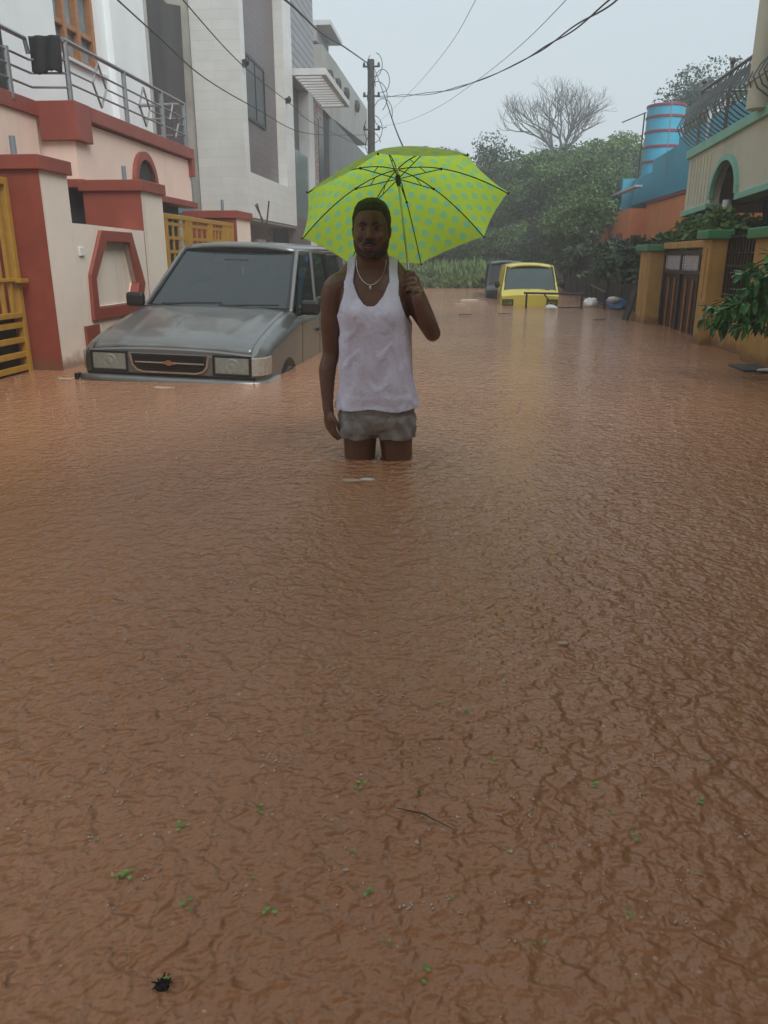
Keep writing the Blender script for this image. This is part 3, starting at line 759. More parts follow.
# ------------------------------------------------------------------ foliage
def leaf_mesh(P, S, r, elong=1.7, droop=.3):
    """one 4-gon leaf per point; P (n,3), S (n,)"""
    n = len(P)
    a = r.uniform(0, 2*PI, n); tl = r.normal(0, .6, n) - droop
    d = np.stack([np.cos(a)*np.cos(tl), np.sin(a)*np.cos(tl), np.sin(tl)], 1)
    q = r.normal(0, 1, (n,3)); w = np.cross(d, q); w /= np.linalg.norm(w,axis=1)[:,None]
    S = S[:,None]
    v = np.stack([P, P+d*S*elong*.5+w*S*.42, P+d*S*elong, P+d*S*elong*.5-w*S*.42], 1).reshape(-1,3)
    return v
def leaf_obj(name, v, m, parent=None):
    me = bpy.data.meshes.new(name)
    if parent:
        rt_ = root(parent); inv = np.array(TOPM[rt_.name].inverted())
        v = v @ inv[:3,:3].T + inv[:3,3]
    n = len(v)//4
    me.vertices.add(n*4); me.vertices.foreach_set('co', v.astype(np.float32).ravel())
    me.loops.add(n*4); me.loops.foreach_set('vertex_index', np.arange(n*4, dtype=np.int32))
    me.polygons.add(n); me.polygons.foreach_set('loop_start', np.arange(0,n*4,4,dtype=np.int32))
    me.update(calc_edges=True); me.validate(); me.materials.append(m)
    o = bpy.data.objects.new(name, me); COL.objects.link(o)
    if parent: o.parent = parent
    return o
def crown_pts(r, c, rad, n, ncl, cl=.34):
    """clumps spread through an ellipsoid"""
    pts = []
    cs = []
    for i in range(ncl):
        d = r.normal(0,1,3); d /= np.linalg.norm(d); d[2] = abs(d[2])*1.0 if r.random() < .6 else d[2]
        cs.append(np.array(c)+d*np.array(rad)*r.uniform(.35,1.0))
    per = n//ncl
    for k in cs:
        rr = cl*min(rad)*r.uniform(.55,1.3)
        d = r.normal(0,1,(per,3)); d /= np.linalg.norm(d,axis=1)[:,None]
        rad_ = rr*r.uniform(.2,1.0,(per,1))**.5
        pts.append(k+d*rad_*np.array([1.15,1.15,.8]))
    return np.concatenate(pts), cs
def tree(name, label, base, h, c, rad, m, n=5000, ncl=26, leaf=.14, seed=0, group=None, cl=.36, tr=.14):
    n = int(n*1.9); leaf *= .66; ncl = int(ncl*1.3)
    r = np.random.default_rng(seed)
    t = thing(name, label, 'tree', base, 0, group)
    P, cs = crown_pts(r, c, rad, n, ncl, cl)
    tb = MB(); b = Vector(base); cc = Vector(c)
    mid = b.lerp(cc,.5)+Vector((r.normal(0,.15),0,0))
    tb.tube([b, mid, cc], [tr, tr*.75, tr*.4], 7)
    for k in cs[::2]:
        k = Vector(k); s = mid.lerp(cc, r.uniform(.2,1))
        tb.tube([s, s.lerp(k,.5)+Vector((0,0,-.1)), k], [tr*.4,tr*.2,tr*.07], 5)
    obj('trunk', tb, M['bark'], t, smooth=True)
    leaf_obj('crown', leaf_mesh(P, r.uniform(.6,1.3,len(P))*leaf, r), m, t)
    return t
G = 'trees at the far end of the street'
LD, LM, LL = M['leaf_dark'], M['leaf_mid'], M['leaf_light']
# far dark mass
tree('tree','dark rounded tree top just right of the umbrella top, furthest back',(.9,50,.6),8,(1.5,50,4.4),(2.8,2.4,2.9),LD,9000,40,.17,1,G)
tree('tree','dark broad tree below the bare tree',(4.8,48,.6),8,(4.9,48,4.4),(3.2,2.4,3.4),LD,8000,36,.17,2,G)
tree('tree','thin hazy tree top above the umbrella',(-1.9,56,.6),8,(-2.2,56,6.6),(2.4,1.8,1.7),LD,4200,18,.15,3,G)
tree('tree','dark tree low behind the umbrella handle side',(-1.8,44,.6),6,(-2.4,44,3.0),(2.6,2.,2.6),LD,6000,30,.16,4,G)
tree('tree','dark tree in the middle of the far tree line',(1.0,40,.4),6,(1.1,40,2.8),(2.4,2.,2.9),LD,8000,34,.15,5,G)
tree('tree','mid green tree above the yellow van',(3.3,37,.4),6,(3.4,37,3.2),(2.3,2.,2.4),LM,9000,36,.14,6,G)
tree('tree','tall light green tree left of the orange house',(4.9,34,.2),6,(5.0,34,2.9),(2.2,1.9,2.1),LM,10000,44,.13,7,G)
tree('tree','pale young tree top beside the aerial mast',(6.7,41,.2),6,(6.9,41,5.0),(1.6,1.4,1.7),LL,3400,20,.14,8,G)
tree('tree','tree rising behind the blue terrace, left of the tank',(8.3,46,.2),6,(8.0,46,5.3),(2.2,1.9,1.9),LM,5000,26,.15,9,G)
tree('tree','dark tree behind the tank and the curved railing',(12,44,.2),8,(12.2,44,7.2),(2.4,2.2,2.9),LD,7000,36,.16,10,G)
tree('tree','dark tree seen through the balcony railing',(10.8,30,.2),6,(10.6,30,5.6),(1.9,1.7,1.5),LD,5000,26,.14,14,G)
tree('tree','weeping green tree over the mossy garden wall',(3.75,26.5,.0),5,(3.7,26.5,1.8),(1.0,1.3,1.4),LM,9000,40,.10,11,G)
tree('tree','dark bushy tree right above the mossy garden wall',(4.1,22.5,-.3),4,(4.2,22.6,.85),(.6,1.5,.55),LD,6000,34,.09,12,G)
tree('tree','dark tree behind the building end at far left',(-6,52,.4),7,(-5.6,52,4.0),(3,2,3),LD,5000,26,.17,13,G)
tree('tree','low bright green bush behind the yellow van roof',(1.6,33,.1),3,(1.6,33,1.3),(2.2,1.4,1.0),LM,6000,34,.11,15,G)
tree('tree','low dark bush between the van and the garden wall',(3.2,31,.1),3,(3.4,31,1.3),(1.5,1.4,1.2),LD,6000,34,.11,16,G)
tree('tree','low bush on the bank right of the umbrella rim',(-.9,35,.3),3,(-.9,35,1.5),(2.0,1.4,1.2),LM,6000,34,.12,17,G)
tree('tree','dark thicket behind the man on the far bank',(-4,37,.3),3,(-4.4,37,2.0),(2.6,1.6,1.8),LD,6000,34,.13,18,G)
# garden shrubs behind right gate
r_ = 20
for (x,y,z,a,b_,c_,n,m,lab) in ((4.5,16.2,1.30,.8,.9,.52,5200,LM,'leafy garden shrub left of the pillars under the orange wall'),
        (4.2,14.0,1.28,.6,.75,.42,3800,LL,'light green shrub above the dark gate'),
        (5.4,19.0,1.25,.9,1.1,.42,5200,LD,'dark shrub against the orange wall')):
    r_ += 1; r = np.random.default_rng(r_)
    t = thing('shrub', lab, 'shrub', (x,y,GZ), 0, 'garden shrubs')
    P, cs = crown_pts(r,(x,y,z),(a,b_,c_),n,30,.42)
    tb = MB()
    for k in cs[::2]: tb.tube([(x,y,GZ),Vector((x,y,.4)).lerp(Vector(k),.3),k],[.03,.02,.006],5)
    obj('stem', tb, M['bark'], t); leaf_obj('crown', leaf_mesh(P, r.uniform(.6,1.3,len(P))*.075, r), m, t)
# bare tree
def bare(base, h, seed, label, tall):
    r = random.Random(seed); mb = MB()
    def br(p, d, l, rad, dep):
        pts=[p]; q=p; dd=d.copy()
        for i in range(3):
            dd=(dd+Vector((r.gauss(0,.12),r.gauss(0,.12),r.gauss(.02,.08)))).normalized(); q=q+dd*l/3; pts.append(q)
        mb.tube(pts,[rad,rad*.85,rad*.72,rad*.6],4 if dep>2 else 6,caps=False)
        if dep>=7: return
        k = 3 if dep<5 else 2
        if dep==0: k=5
        for i in range(k):
            ax=Vector((r.gauss(0,1),r.gauss(0,1),r.gauss(0,.35))).normalized()
            nd=(dd+ax*r.uniform(.38,.78)+Vector((0,0,.16))).normalized()
            br(pts[-1] if i<2 else pts[2], nd, l*r.uniform(.68,.86), rad*.6, dep+1)
    mb.tube([base,(base[0]+.2,base[1],base[2]+tall*.5),(base[0],base[1],base[2]+tall)],[.34,.3,.24],7)
    br(Vector(base)+Vector((0,0,tall-.1)), Vector((0,0,1)), h, .22, 0)
    t = thing('bare_tree', label, 'tree', base)
    obj('trunk', mb, M['bark_pale'], t, smooth=True)
bare((7.3,58,.8), 2.05, 12, 'leafless bare tree with fine branches against the sky', 4.6)

# grass bank and undergrowth
r = np.random.default_rng(5)
n = 26000
gx_ = r.uniform(-9,3.3,n); gy = 28.3+ r.uniform(0,1,n)**1.4*12
cl = np.array([mnoise.noise(Vector((a*.5,b*.5,0))) for a,b in zip(gx_,gy)])
keep = (cl > -.35); gx_, gy, cl = gx_[keep], gy[keep], cl[keep]
hh = np.array([ground_h(a,b) for a,b in zip(gx_,gy)])
P = np.stack([gx_,gy,np.maximum(hh,-.05)+r.uniform(0,.25,len(gx_))],1)
v = leaf_mesh(P, (.10+.12*np.clip(cl+.4,0,1))*r.uniform(.6,1.3,len(P)), r, 2.6, -.8)
tag(leaf_obj('tall_grass', v, M['grass']), 'rough green grass and weeds on the bank at the end of the flooded street', 'grass', kind='stuff')
n = 9000
P = np.stack([r.uniform(3.0,3.5,n), r.uniform(14,27.5,n), .55+r.uniform(0,1,n)**.7*.75],1)
cl = np.array([mnoise.noise(Vector((p[1]*.7,p[2]*1.5,3))) for p in P]); P = P[cl>-.02]
P[:,0] += .25*(1-r.uniform(0,1,len(P)))
tag(leaf_obj('creeper', leaf_mesh(P, r.uniform(.05,.11,len(P)), r), M['leaf_dark']), 'dark creeper hanging over the mossy garden wall', 'creeper', kind='stuff')

# mango branch tree just outside right edge
def mango():
    r = np.random.default_rng(42)
    t = thing('leafy_branch', 'wet glossy green leafy branch drooping in from the right edge', 'branch', (3.25,6.9,GZ))
    tb = MB(); b = Vector((3.2,6.9,GZ))
    tb.tube([b,(3.22,6.92,.4),(3.1,6.9,1.0),(3.2,6.9,1.6)],[.06,.05,.035,.02],8)
    v = []
    def whorl(p, d, n, s):
        p = np.array(p); d = np.array(d)/np.linalg.norm(d)
        for i in range(n):
            a = 2*PI*i/n+r.uniform(-.3,.3)
            u = np.cross(d,[0,0,1]); u /= np.linalg.norm(u); w = np.cross(d,u)
            dd = d*r.uniform(.1,.8)+(u*math.cos(a)+w*math.sin(a))*r.uniform(.6,1.0); dd[2] -= r.uniform(.05,.55); dd /= np.linalg.norm(dd)
            sd = np.cross(dd,[r.normal(0,.3),r.normal(0,.3),1]); sd /= np.linalg.norm(sd)
            L_ = s*r.uniform(.6,1.05); q = p+d*r.uniform(-.05,.03)
            nrm = np.cross(dd, sd)
            c1 = q+dd*L_*.5+nrm*L_*.06; c2 = q+dd*L_+np.array([0,0,-L_*.12])
            W = L_*.19
            v.extend([q, q+dd*L_*.33+sd*W, c1, q+dd*L_*.33-sd*W])
            v.extend([q+dd*L_*.33+sd*W, q+dd*L_*.75+sd*W*.7+np.array([0,0,-L_*.06]), c2, c1])
            v.extend([q+dd*L_*.33-sd*W, c1, c2, q+dd*L_*.75-sd*W*.7+np.array([0,0,-L_*.06])])
    for k in range(135):
        # twig ends inside a drooping wedge
        f = r.uniform(0,1)
        x = 2.13+ 1.0*f**.85; top_ = .56+ .74*(x-2.10)/.62; bot = .44-.02*f
        z = r.uniform(bot, max(bot+.05,top_)); y = 6.9+r.uniform(-.38,.38)
        s0 = Vector((3.12,6.9,min(1.35,z+.34))); e = Vector((x,y,z))
        tb.tube([s0, s0.lerp(e,.5)+Vector((0,0,.07)), e],[.013,.008,.004],5)
        dv = (e-s0).normalized()
        whorl(e, dv, 9, .135); whorl(e.lerp(s0,.18), dv, 6, .13)
    obj('branch_wood', tb, M['bark'], t, smooth=True)
    v = np.array(v)
    leaf_obj('leaves', v, M['leaf_mango'], t)
mango()

# ------------------------------------------------------------------ unseen behind the camera: houses and a tree added to shade the near water
def back_house(label, x0, x1, y0, y1, h, wm, side):
    t = thing('unseen_house', label, 'house', ((x0+x1)/2,(y0+y1)/2,GZ))
    obj('wall', MB().box(x0,x1,y0,y1,GZ,h), wm, t)
    obj('roof_edge', MB().box(x0-.3,x1+.3,y0-.3,y1+.3,h,h+.15), M['white_slab'], t, bevel=.01)
    xs = x1 if side < 0 else x0; sg = -1 if side > 0 else 1
    n = int((y1-y0)//2.4)
    for fl in range(2):
        for k in range(n):
            yy = y0+1.0+k*2.4; zz = .6+fl*2.9
            w_ = obj('window', MB().box(xs+sg*.01,xs+sg*.03,yy,yy+1.1,zz,zz+1.2), M['dark_glass'], t)
            f = MB(); f.ring([(yy-.08,zz-.08),(yy+1.18,zz-.08),(yy+1.18,zz+1.28),(yy-.08,zz+1.28)],[(yy,zz),(yy+1.1,zz),(yy+1.1,zz+1.2),(yy,zz+1.2)],'x',xs,xs+sg*.07)
            fixn(obj('window_frame', f, M['wood'], w_))
    return t
back_house('unseen cream two storey house added on the left behind the viewer to block sky light',-9,-4.3,-12,-.5,6.2,M['cream'],-1)
back_house('unseen beige two storey house added on the right behind the viewer to block sky light',3.9,9,-14,1.6,6.6,M['balcony'],1)
back_house('unseen grey house closing the street behind the viewer',-3.5,3.5,-24,-17,6.0,M['beige_wall'],1)
tree('unseen_shade_tree','unseen wide leafy tree added above the viewer to shade the near water',(3.4,-.6,GZ),5,(.5,.0,3.5),(2.4,2.2,.7),M['leaf_mid'],34000,95,.13,31,None,.62,.2)  # out of view; crown placed overhead to darken the foreground water
# ------------------------------------------------------------------ vehicles (local: front y=0, length +y, x lateral)
def shell(stations, seg_top=3):
    """stations: (y, w_low, w_belt, z_low, z_belt, z_top, w_top)"""
    mb = MB(); rings = []
    for (y,wl,wb,zl,zbelt,zt,wt) in stations:
        half = [(wl,zl),(wb,zl+(zbelt-zl)*.45),(wb,zbelt-.05),(wb-.012,zbelt),(wt+.02,zt-.012),(wt-.03,zt),(wt*.6,zt+.018),(wt*.25,zt+.026)]
        ring = [(-a,y,b_) for a,b_ in half]+[(a,y,b_) for a,b_ in reversed(half)]
        rings.append(ring)
    n = len(rings[0]); mb.v = [p for g in rings for p in g]
    for i in range(len(rings)-1):
        for k in range(n):
            a=i*n+k; b_=i*n+(k+1)%n; mb.f.append((a,b_,b_+n,a+n))
    mb.f.append(tuple(range(n-1,-1,-1))); mb.f.append(tuple((len(rings)-1)*n+k for k in range(n)))
    return mb
def beam(mb, a, b_, w, h):
    a=Vector(a); b_=Vector(b_); t=(b_-a).normalized(); s=t.cross(Vector((0,0,1)))
    if s.length<1e-3: s=Vector((1,0,0))
    s.normalize(); u=s.cross(t)
    vs=[p+s*(i*w/2)+u*(j*h/2) for p in (a,b_) for i,j in ((-1,-1),(1,-1),(1,1),(-1,1))]
    mb.add(vs,[(0,1,2,3),(7,6,5,4),(0,4,5,1),(1,5,6,2),(2,6,7,3),(3,7,4,0)])
def quadpanel(pts, th=.008):
    p=[Vector(q) for q in pts]; nrm=(p[1]-p[0]).cross(p[2]-p[0]).normalized()*th
    n=len(p); mb=MB(); mb.add(p+[q+nrm for q in p],[tuple(range(n-1,-1,-1)),tuple(range(n,2*n))]+[(i,(i+1)%n,(i+1)%n+n,i+n) for i in range(n)])
    return mb

# ---- grey car
car = thing('parked_car', 'half submerged grey car with black grille, wet windscreen and both headlights above water', 'car', (-2.42,6.50,0), 0, rot=(0,R(1.6),R(-2.2)))
P_ = M['car_grey']; L_ = dict(local=True)
W2 = .81
st = [(-.012,.70,.735,-.5,.19,.236,.70),(.03,.75,.785,-.5,.215,.272,.725),(.10,.79,W2,-.5,.25,.312,.73),(.30,.80,W2,-.5,.295,.372,.725),(.65,.80,W2+.005,-.5,.35,.445,.72),
      (.95,.80,W2+.01,-.5,.39,.500,.725),(1.18,.80,W2+.01,-.5,.42,.535,.735),(1.30,.80,W2+.01,-.5,.43,.50,.74),(2.4,.80,W2+.01,-.5,.43,.47,.76),(3.6,.80,W2+.005,-.5,.43,.47,.76),(4.25,.78,W2-.02,-.5,.43,.46,.74),(4.36,.74,.76,-.5,.40,.43,.70)]
body = fixn(obj('body', shell(st), P_, car, smooth=True, autos=28, **L_))
# wheel arch recess (dark lip) on the visible side
for s in (1,-1):
    mb = MB(); pts=[(.80+.36*math.cos(PI*i/14), -.22+.36*math.sin(PI*i/14)) for i in range(15)]
    mb.prism(pts,'x',s*(W2-.01),s*(W2+.012)); fixn(obj('wheel_arch', mb, M['black_plastic'], car, **L_))
    w = obj('wheel', MB().lathe([(.06,-.1),(.29,-.1),(.31,-.07),(.31,.07),(.29,.1),(.06,.1)],(0,0,0),24), M['black_plastic'], car, smooth=True, **L_)
    w.location=(s*.74,.80,-.24); w.rotation_euler=(0,PI/2,0)
    w = obj('wheel', MB().lathe([(.06,-.1),(.29,-.1),(.31,-.07),(.31,.07),(.29,.1),(.06,.1)],(0,0,0),24), M['black_plastic'], car, smooth=True, **L_)
    w.location=(s*.74,3.45,-.24); w.rotation_euler=(0,PI/2,0)
# hood panel slightly proud with crease lines and seam
def hoodz(x,y):
    for i in range(len(st)-1):
        a,b_=st[i],st[i+1]
        if a[0]<=y<=b_[0]:
            f=(y-a[0])/(b_[0]-a[0]); zt=a[5]+(b_[5]-a[5])*f; wt=a[6]+(b_[6]-a[6])*f; break
    u=abs(x)/wt
    z=zt+.026*(1-min(1,u)**2)
    z+=.008*math.exp(-((abs(x)-.46-.05*y)/.045)**2)      # raised crease
    return z+.0035
mb=MB(); nu,nv=41,22
for j in range(nv):
    for i in range(nu):
        y=.004+(1.14-.004)*j/(nv-1); x=-.700+1.400*i/(nu-1)
        mb.v.append((x,y,hoodz(x,y)))
for j in range(nv-1):
    for i in range(nu-1):
        a=j*nu+i; mb.f.append((a,a+1,a+nu+1,a+nu))
h=obj('bonnet', mb, P_, car, smooth=True, autos=60, **L_)
so=h.modifiers.new('s','SOLIDIFY'); so.thickness=.008; so.offset=-1
# cowl + wipers
cow=MB(); cow.box(-.72,.72,1.14,1.30,.50,.545); obj('cowl_panel', cow, M['black_plastic'], car, bevel=.01, **L_)
wp=MB()
wp.tube([(-.55,1.19,.565),(.05,1.23,.585)],.009,6); wp.tube([(.02,1.19,.565),(.62,1.23,.58)],.009,6)
wp.tube([(-.5,1.17,.56),(-.25,1.22,.58)],.012,6); wp.tube([(.1,1.17,.56),(.35,1.22,.58)],.012,6)
obj('wiper', wp, M['black_plastic'], car, **L_)
# greenhouse
zA=.53; roofz=1.075; ya=1.22; yt=2.02; wA=.735; wT=.60
for s in (-1,1):
    gh=MB(); beam(gh,(s*wA,ya,zA-.02),(s*(wT+.01),yt,roofz),.04,.06)
    for bb in (((s*.775,2.15,.45),(s*.655,2.42,roofz+.0)),((s*.775,3.15,.45),(s*.655,3.12,roofz))):
        dm=MB(); beam(dm,bb[0],bb[1],.05,.06); obj('window_divider', dm, M['black_plastic'], car, bevel=.01, **L_)
    beam(gh,(s*.755,4.25,.45),(s*.64,4.05,roofz),.06,.12)
    beam(gh,(s*(wT+.02),yt-.02,roofz+.0),(s*.655,4.1,roofz+.0),.05,.05)
    obj('pillar_frame', gh, P_, car, bevel=.012, **L_)
rf=MB(); ys=[1.98,2.06,2.3,2.8,3.5,4.0,4.12]; zs=[0,.035,.055,.065,.065,.05,.0]; ws=[.60,.625,.65,.665,.665,.65,.63]; nx_=13
for y,dz,w in zip(ys,zs,ws):
    for i in range(nx_):
        u=-1+2*i/(nx_-1); rf.v.append((u*w,y,roofz+dz*.6+.05*(1-abs(u)**3)+.01))
for j in range(len(ys)-1):
    for i in range(nx_-1):
        a=j*nx_+i; rf.f.append((a,a+1,a+nx_+1,a+nx_))
ro=obj('roof', rf, P_, car, smooth=True, autos=0, **L_); so=ro.modifiers.new('s','SOLIDIFY'); so.thickness=.05; so.offset=-1
ws_=quadpanel([(-wA+.02,ya+.005,zA+.005),(wA-.02,ya+.005,zA+.005),(wT-.015,yt-.01,roofz),(-wT+.015,yt-.01,roofz)],.006)
obj('windscreen', ws_, M['car_glass'], car, **L_)
sb=MB()
for q in (((-wA+.03,ya+.0,zA+.015),(wA-.03,ya+.0,zA+.015)),((-wA+.03,ya,zA+.015),(-wT+.01,yt-.02,roofz)),((wA-.03,ya,zA+.015),(wT-.01,yt-.02,roofz)),((-wT,yt-.02,roofz+.004),(wT,yt-.02,roofz+.004))): beam(sb,q[0],q[1],.03,.018)
obj('windscreen_seal', sb, M['black_plastic'], car, **L_)
for s in (-1,1):
    a=[(s*.765,ya+.12,.455),(s*.775,2.13,.455),(s*.655,2.38,roofz-.01),(s*.625,yt+.02,roofz-.01)]
    b_=[(s*.775,2.22,.455),(s*.775,3.12,.455),(s*.655,3.09,roofz-.01),(s*.655,2.47,roofz-.01)]
    c_=[(s*.775,3.2,.455),(s*.757,4.18,.455),(s*.64,4.0,roofz-.01),(s*.655,3.17,roofz-.01)]
    for nm,q in (('front_window',a),('rear_window',b_),('quarter_window',c_)): obj(nm, quadpanel(q,.005*s), M['car_glass'], car, **L_)
    tr=MB(); tr.box(s*.782-.008,s*.782+.008,ya+.1,4.2,.438,.456); obj('window_trim', tr, M['black_plastic'], car, **L_)
    dr=MB()
    for y in (1.36,2.19,3.14): dr.box(s*(W2+.008)-.004,s*(W2+.008)+.004,y,y+.010,-.4,.40)
    obj('door_seam', dr, M['black_plastic'], car, **L_)
    obj('door_handle', MB().box(s*(W2+.01),s*(W2+.035),2.0,2.14,.28,.31), M['black_plastic'], car, bevel=.006, **L_)
    m_=MB(); m_.box(-.095,.095,-.04,.04,-.065,.075); mo=obj('wing_mirror', m_, M['black_plastic'], car, bevel=.032, **L_)
    mo.location=(s*.90,1.36,.555+.02*(s<0))
    mo2=obj('mirror_arm', MB().tube([(-s*.02,0,-.03),(-s*.15,.02,-.07)],.022,8), M['black_plastic'], mo, **L_)
obj('rear_panel', MB().box(-.62,.62,4.12,4.16,.45,roofz), M['car_glass'], car, **L_)
# interior
it=MB(); it.box(-.70,.70,1.30,1.62,.40,.56); obj('dashboard', it, M['black_plastic'], car, bevel=.03, **L_)
sw=MB()
swc=Vector((-.33,1.70,.63)); rm=Matrix.Rotation(R(62),3,'X')
ringp=[swc+rm@Vector((.17*math.cos(2*PI*i/24),.17*math.sin(2*PI*i/24),0)) for i in range(25)]
sw.tube(ringp,.014,8,caps=False); sw.tube([swc+rm@Vector((-.16,0,0)),swc,swc+rm@Vector((.16,0,0))],.014,6); sw.tube([swc,swc+Vector((0,-.15,-.1))],.02,6)
obj('steering_wheel', sw, M['black_plastic'], car, smooth=True, **L_)
for s in (-1,1):
    se=MB(); se.box(s*.36-.24,s*.36+.24,2.15,2.32,.1,.78); se.box(s*.36-.12,s*.36+.12,2.20,2.32,.79,.96); obj('front_seat', se, M['seat'], car, bevel=.04, **L_)
se=MB(); se.box(-.66,.66,3.2,3.4,.1,.80); obj('rear_seat', se, M['seat'], car, bevel=.04, **L_)
obj('rear_view_mirror', MB().box(-.13,.13,1.86,1.89,.93,.99), M['black_plastic'], car, bevel=.01, **L_)
st_=MB(); st_.box(.52,.60,1.262,1.268,.575,.645)
# front face
fy=-.02
fp=MB(); fp.box(-.735,.735,fy-.01,.03,.015,.232); obj('front_panel', fp, P_, car, bevel=.02, **L_)
for s in (-1,1):
    x0,x1=s*.385,s*.695
    hl=obj('headlight', MB().box(min(x0,x1),max(x0,x1),fy-.022,fy+.0,.078,.226), M['lamp_lens'], car, bevel=.02, **L_)
    rfm=MB(); cxh=(x0+x1)/2
    rfm.box(min(x0,x1)+.012,max(x0,x1)-.012,fy-.0135,fy-.011,.088,.218)
    rfm.lathe([(.055,0),(.05,.004),(.03,.001),(.012,.006),(.004,.008)],(0,0,0),20)
    # rotate the bowl to face forward
    for i in range(8,len(rfm.v)):
        x,y,z=rfm.v[i]; rfm.v[i]=(cxh+x*1.2,fy-.014-z*.6,.152+y*1.1)
    obj('reflector', rfm, M['lamp_inner'], hl, smooth=False, **L_)
    fr=MB(); fr.ring([(min(x0,x1)-.012,.066),(max(x0,x1)+.012,.066),(max(x0,x1)+.012,.237),(min(x0,x1)-.012,.237)],[(min(x0,x1)+.003,.080),(max(x0,x1)-.003,.080),(max(x0,x1)-.003,.225),(min(x0,x1)+.003,.225)],'y',fy-.017,fy+.004)
    fixn(obj('headlight_surround', fr, M['black_plastic'], hl, **L_))
    cl=MB(); ci=.712
    for k in range(7):
        pass
    prof=[(ci,fy-.02),(ci+.05,fy-.008),(ci+.085,.02),(ci+.105,.08),(ci+.112,.20),(ci+.09,.20),(ci+.06,.06),(ci,.01)]
    cl.prism([(s*a,b__) for a,b__ in prof],'z',.075,.225); fixn(obj('corner_lamp', cl, M['amber'] if s>0 else M['lamp_lens'], car, bevel=.006, **L_))
# grille opening: U shape
kx=1.12
def G_(L0): return [(x*kx,z*1.0+.032) for x,z in L0]
U=G_([(-.315,.193),(-.30,.10),(-.265,.055),(-.21,.038),(.21,.038),(.265,.055),(.30,.10),(.315,.193)])
Ui=G_([(-.298,.193),(-.284,.106),(-.254,.068),(-.205,.052),(.205,.052),(.254,.068),(.284,.106),(.298,.193)])
gr=MB(); gr.prism(Ui,'y',fy-.016,fy-.011); g0=fixn(obj('grille', gr, M['black_plastic'], car, **L_))
gs=MB()
for i in range(len(U)-1): gs.prism([U[i],U[i+1],Ui[i+1],Ui[i]],'y',fy-.030,fy-.009)
fixn(obj('grille_surround', gs, M['chrome'], g0, **L_))
sl=MB()
for z in (.10,.118,.136,.176,.192,.208): sl.box(-.29,.29,fy-.021,fy-.0165,z-.002,z+.002)
obj('grille_slats', sl, M['black_plastic'], g0, **L_)
obj('chrome_bar', MB().box(-.305,.305,fy-.032,fy-.017,.150,.164), M['chrome'], g0, bevel=.004, **L_)
em=MB(); em.prism([(-.045,.147),(-.016,.147),(-.016,.137),(.022,.137),(.019,.147),(.052,.147),(.045,.169),(.016,.169),(.016,.179),(-.022,.179),(-.019,.169),(-.052,.169)],'y',fy-.044,fy-.031)
fixn(obj('emblem', em, M['gold'], g0, **L_))
# bumper
bm_=MB(); path=[(-.825,.30),(-.83,.12),(-.812,.02),(-.75,-.035),(-.55,-.058),(0,-.07),(.55,-.058),(.75,-.035),(.812,.02),(.83,.12),(.825,.40)]
prf=[(-.01,.006),(.010,.002),(.024,-.012),(.030,-.04),(.028,-.16),(-.08,-.16),(-.08,.006)]
rings=[]
for i,(x,y) in enumerate(path):
    a=path[max(0,i-1)]; b_=path[min(len(path)-1,i+1)]; tx,ty=b_[0]-a[0],b_[1]-a[1]; l=math.hypot(tx,ty); nx1,ny1=ty/l,-tx/l
    for (o_,z) in prf: bm_.v.append((x+nx1*o_,y+ny1*o_,z+.032))
k=len(prf)
for i in range(len(path)-1):
    for j in range(k):
        a=i*k+j; b_=i*k+(j+1)%k; bm_.f.append((a,b_,b_+k,a+k))
bm_.f.append(tuple(range(k-1,-1,-1))); bm_.f.append(tuple((len(path)-1)*k+j for j in range(k)))
fixn(obj('bumper', bm_, P_, car, smooth=True, autos=35, **L_))
ey=MB(); ey.box(-.88,-.845,-.02,.05,-.03,.03); obj('bumper_gap', MB().box(-.74,.74,fy-.012,fy+.0,.036,.062), M['black_plastic'], car, **L_)
obj('tow_bracket', ey, M['black_plastic'], car, bevel=.008, **L_)

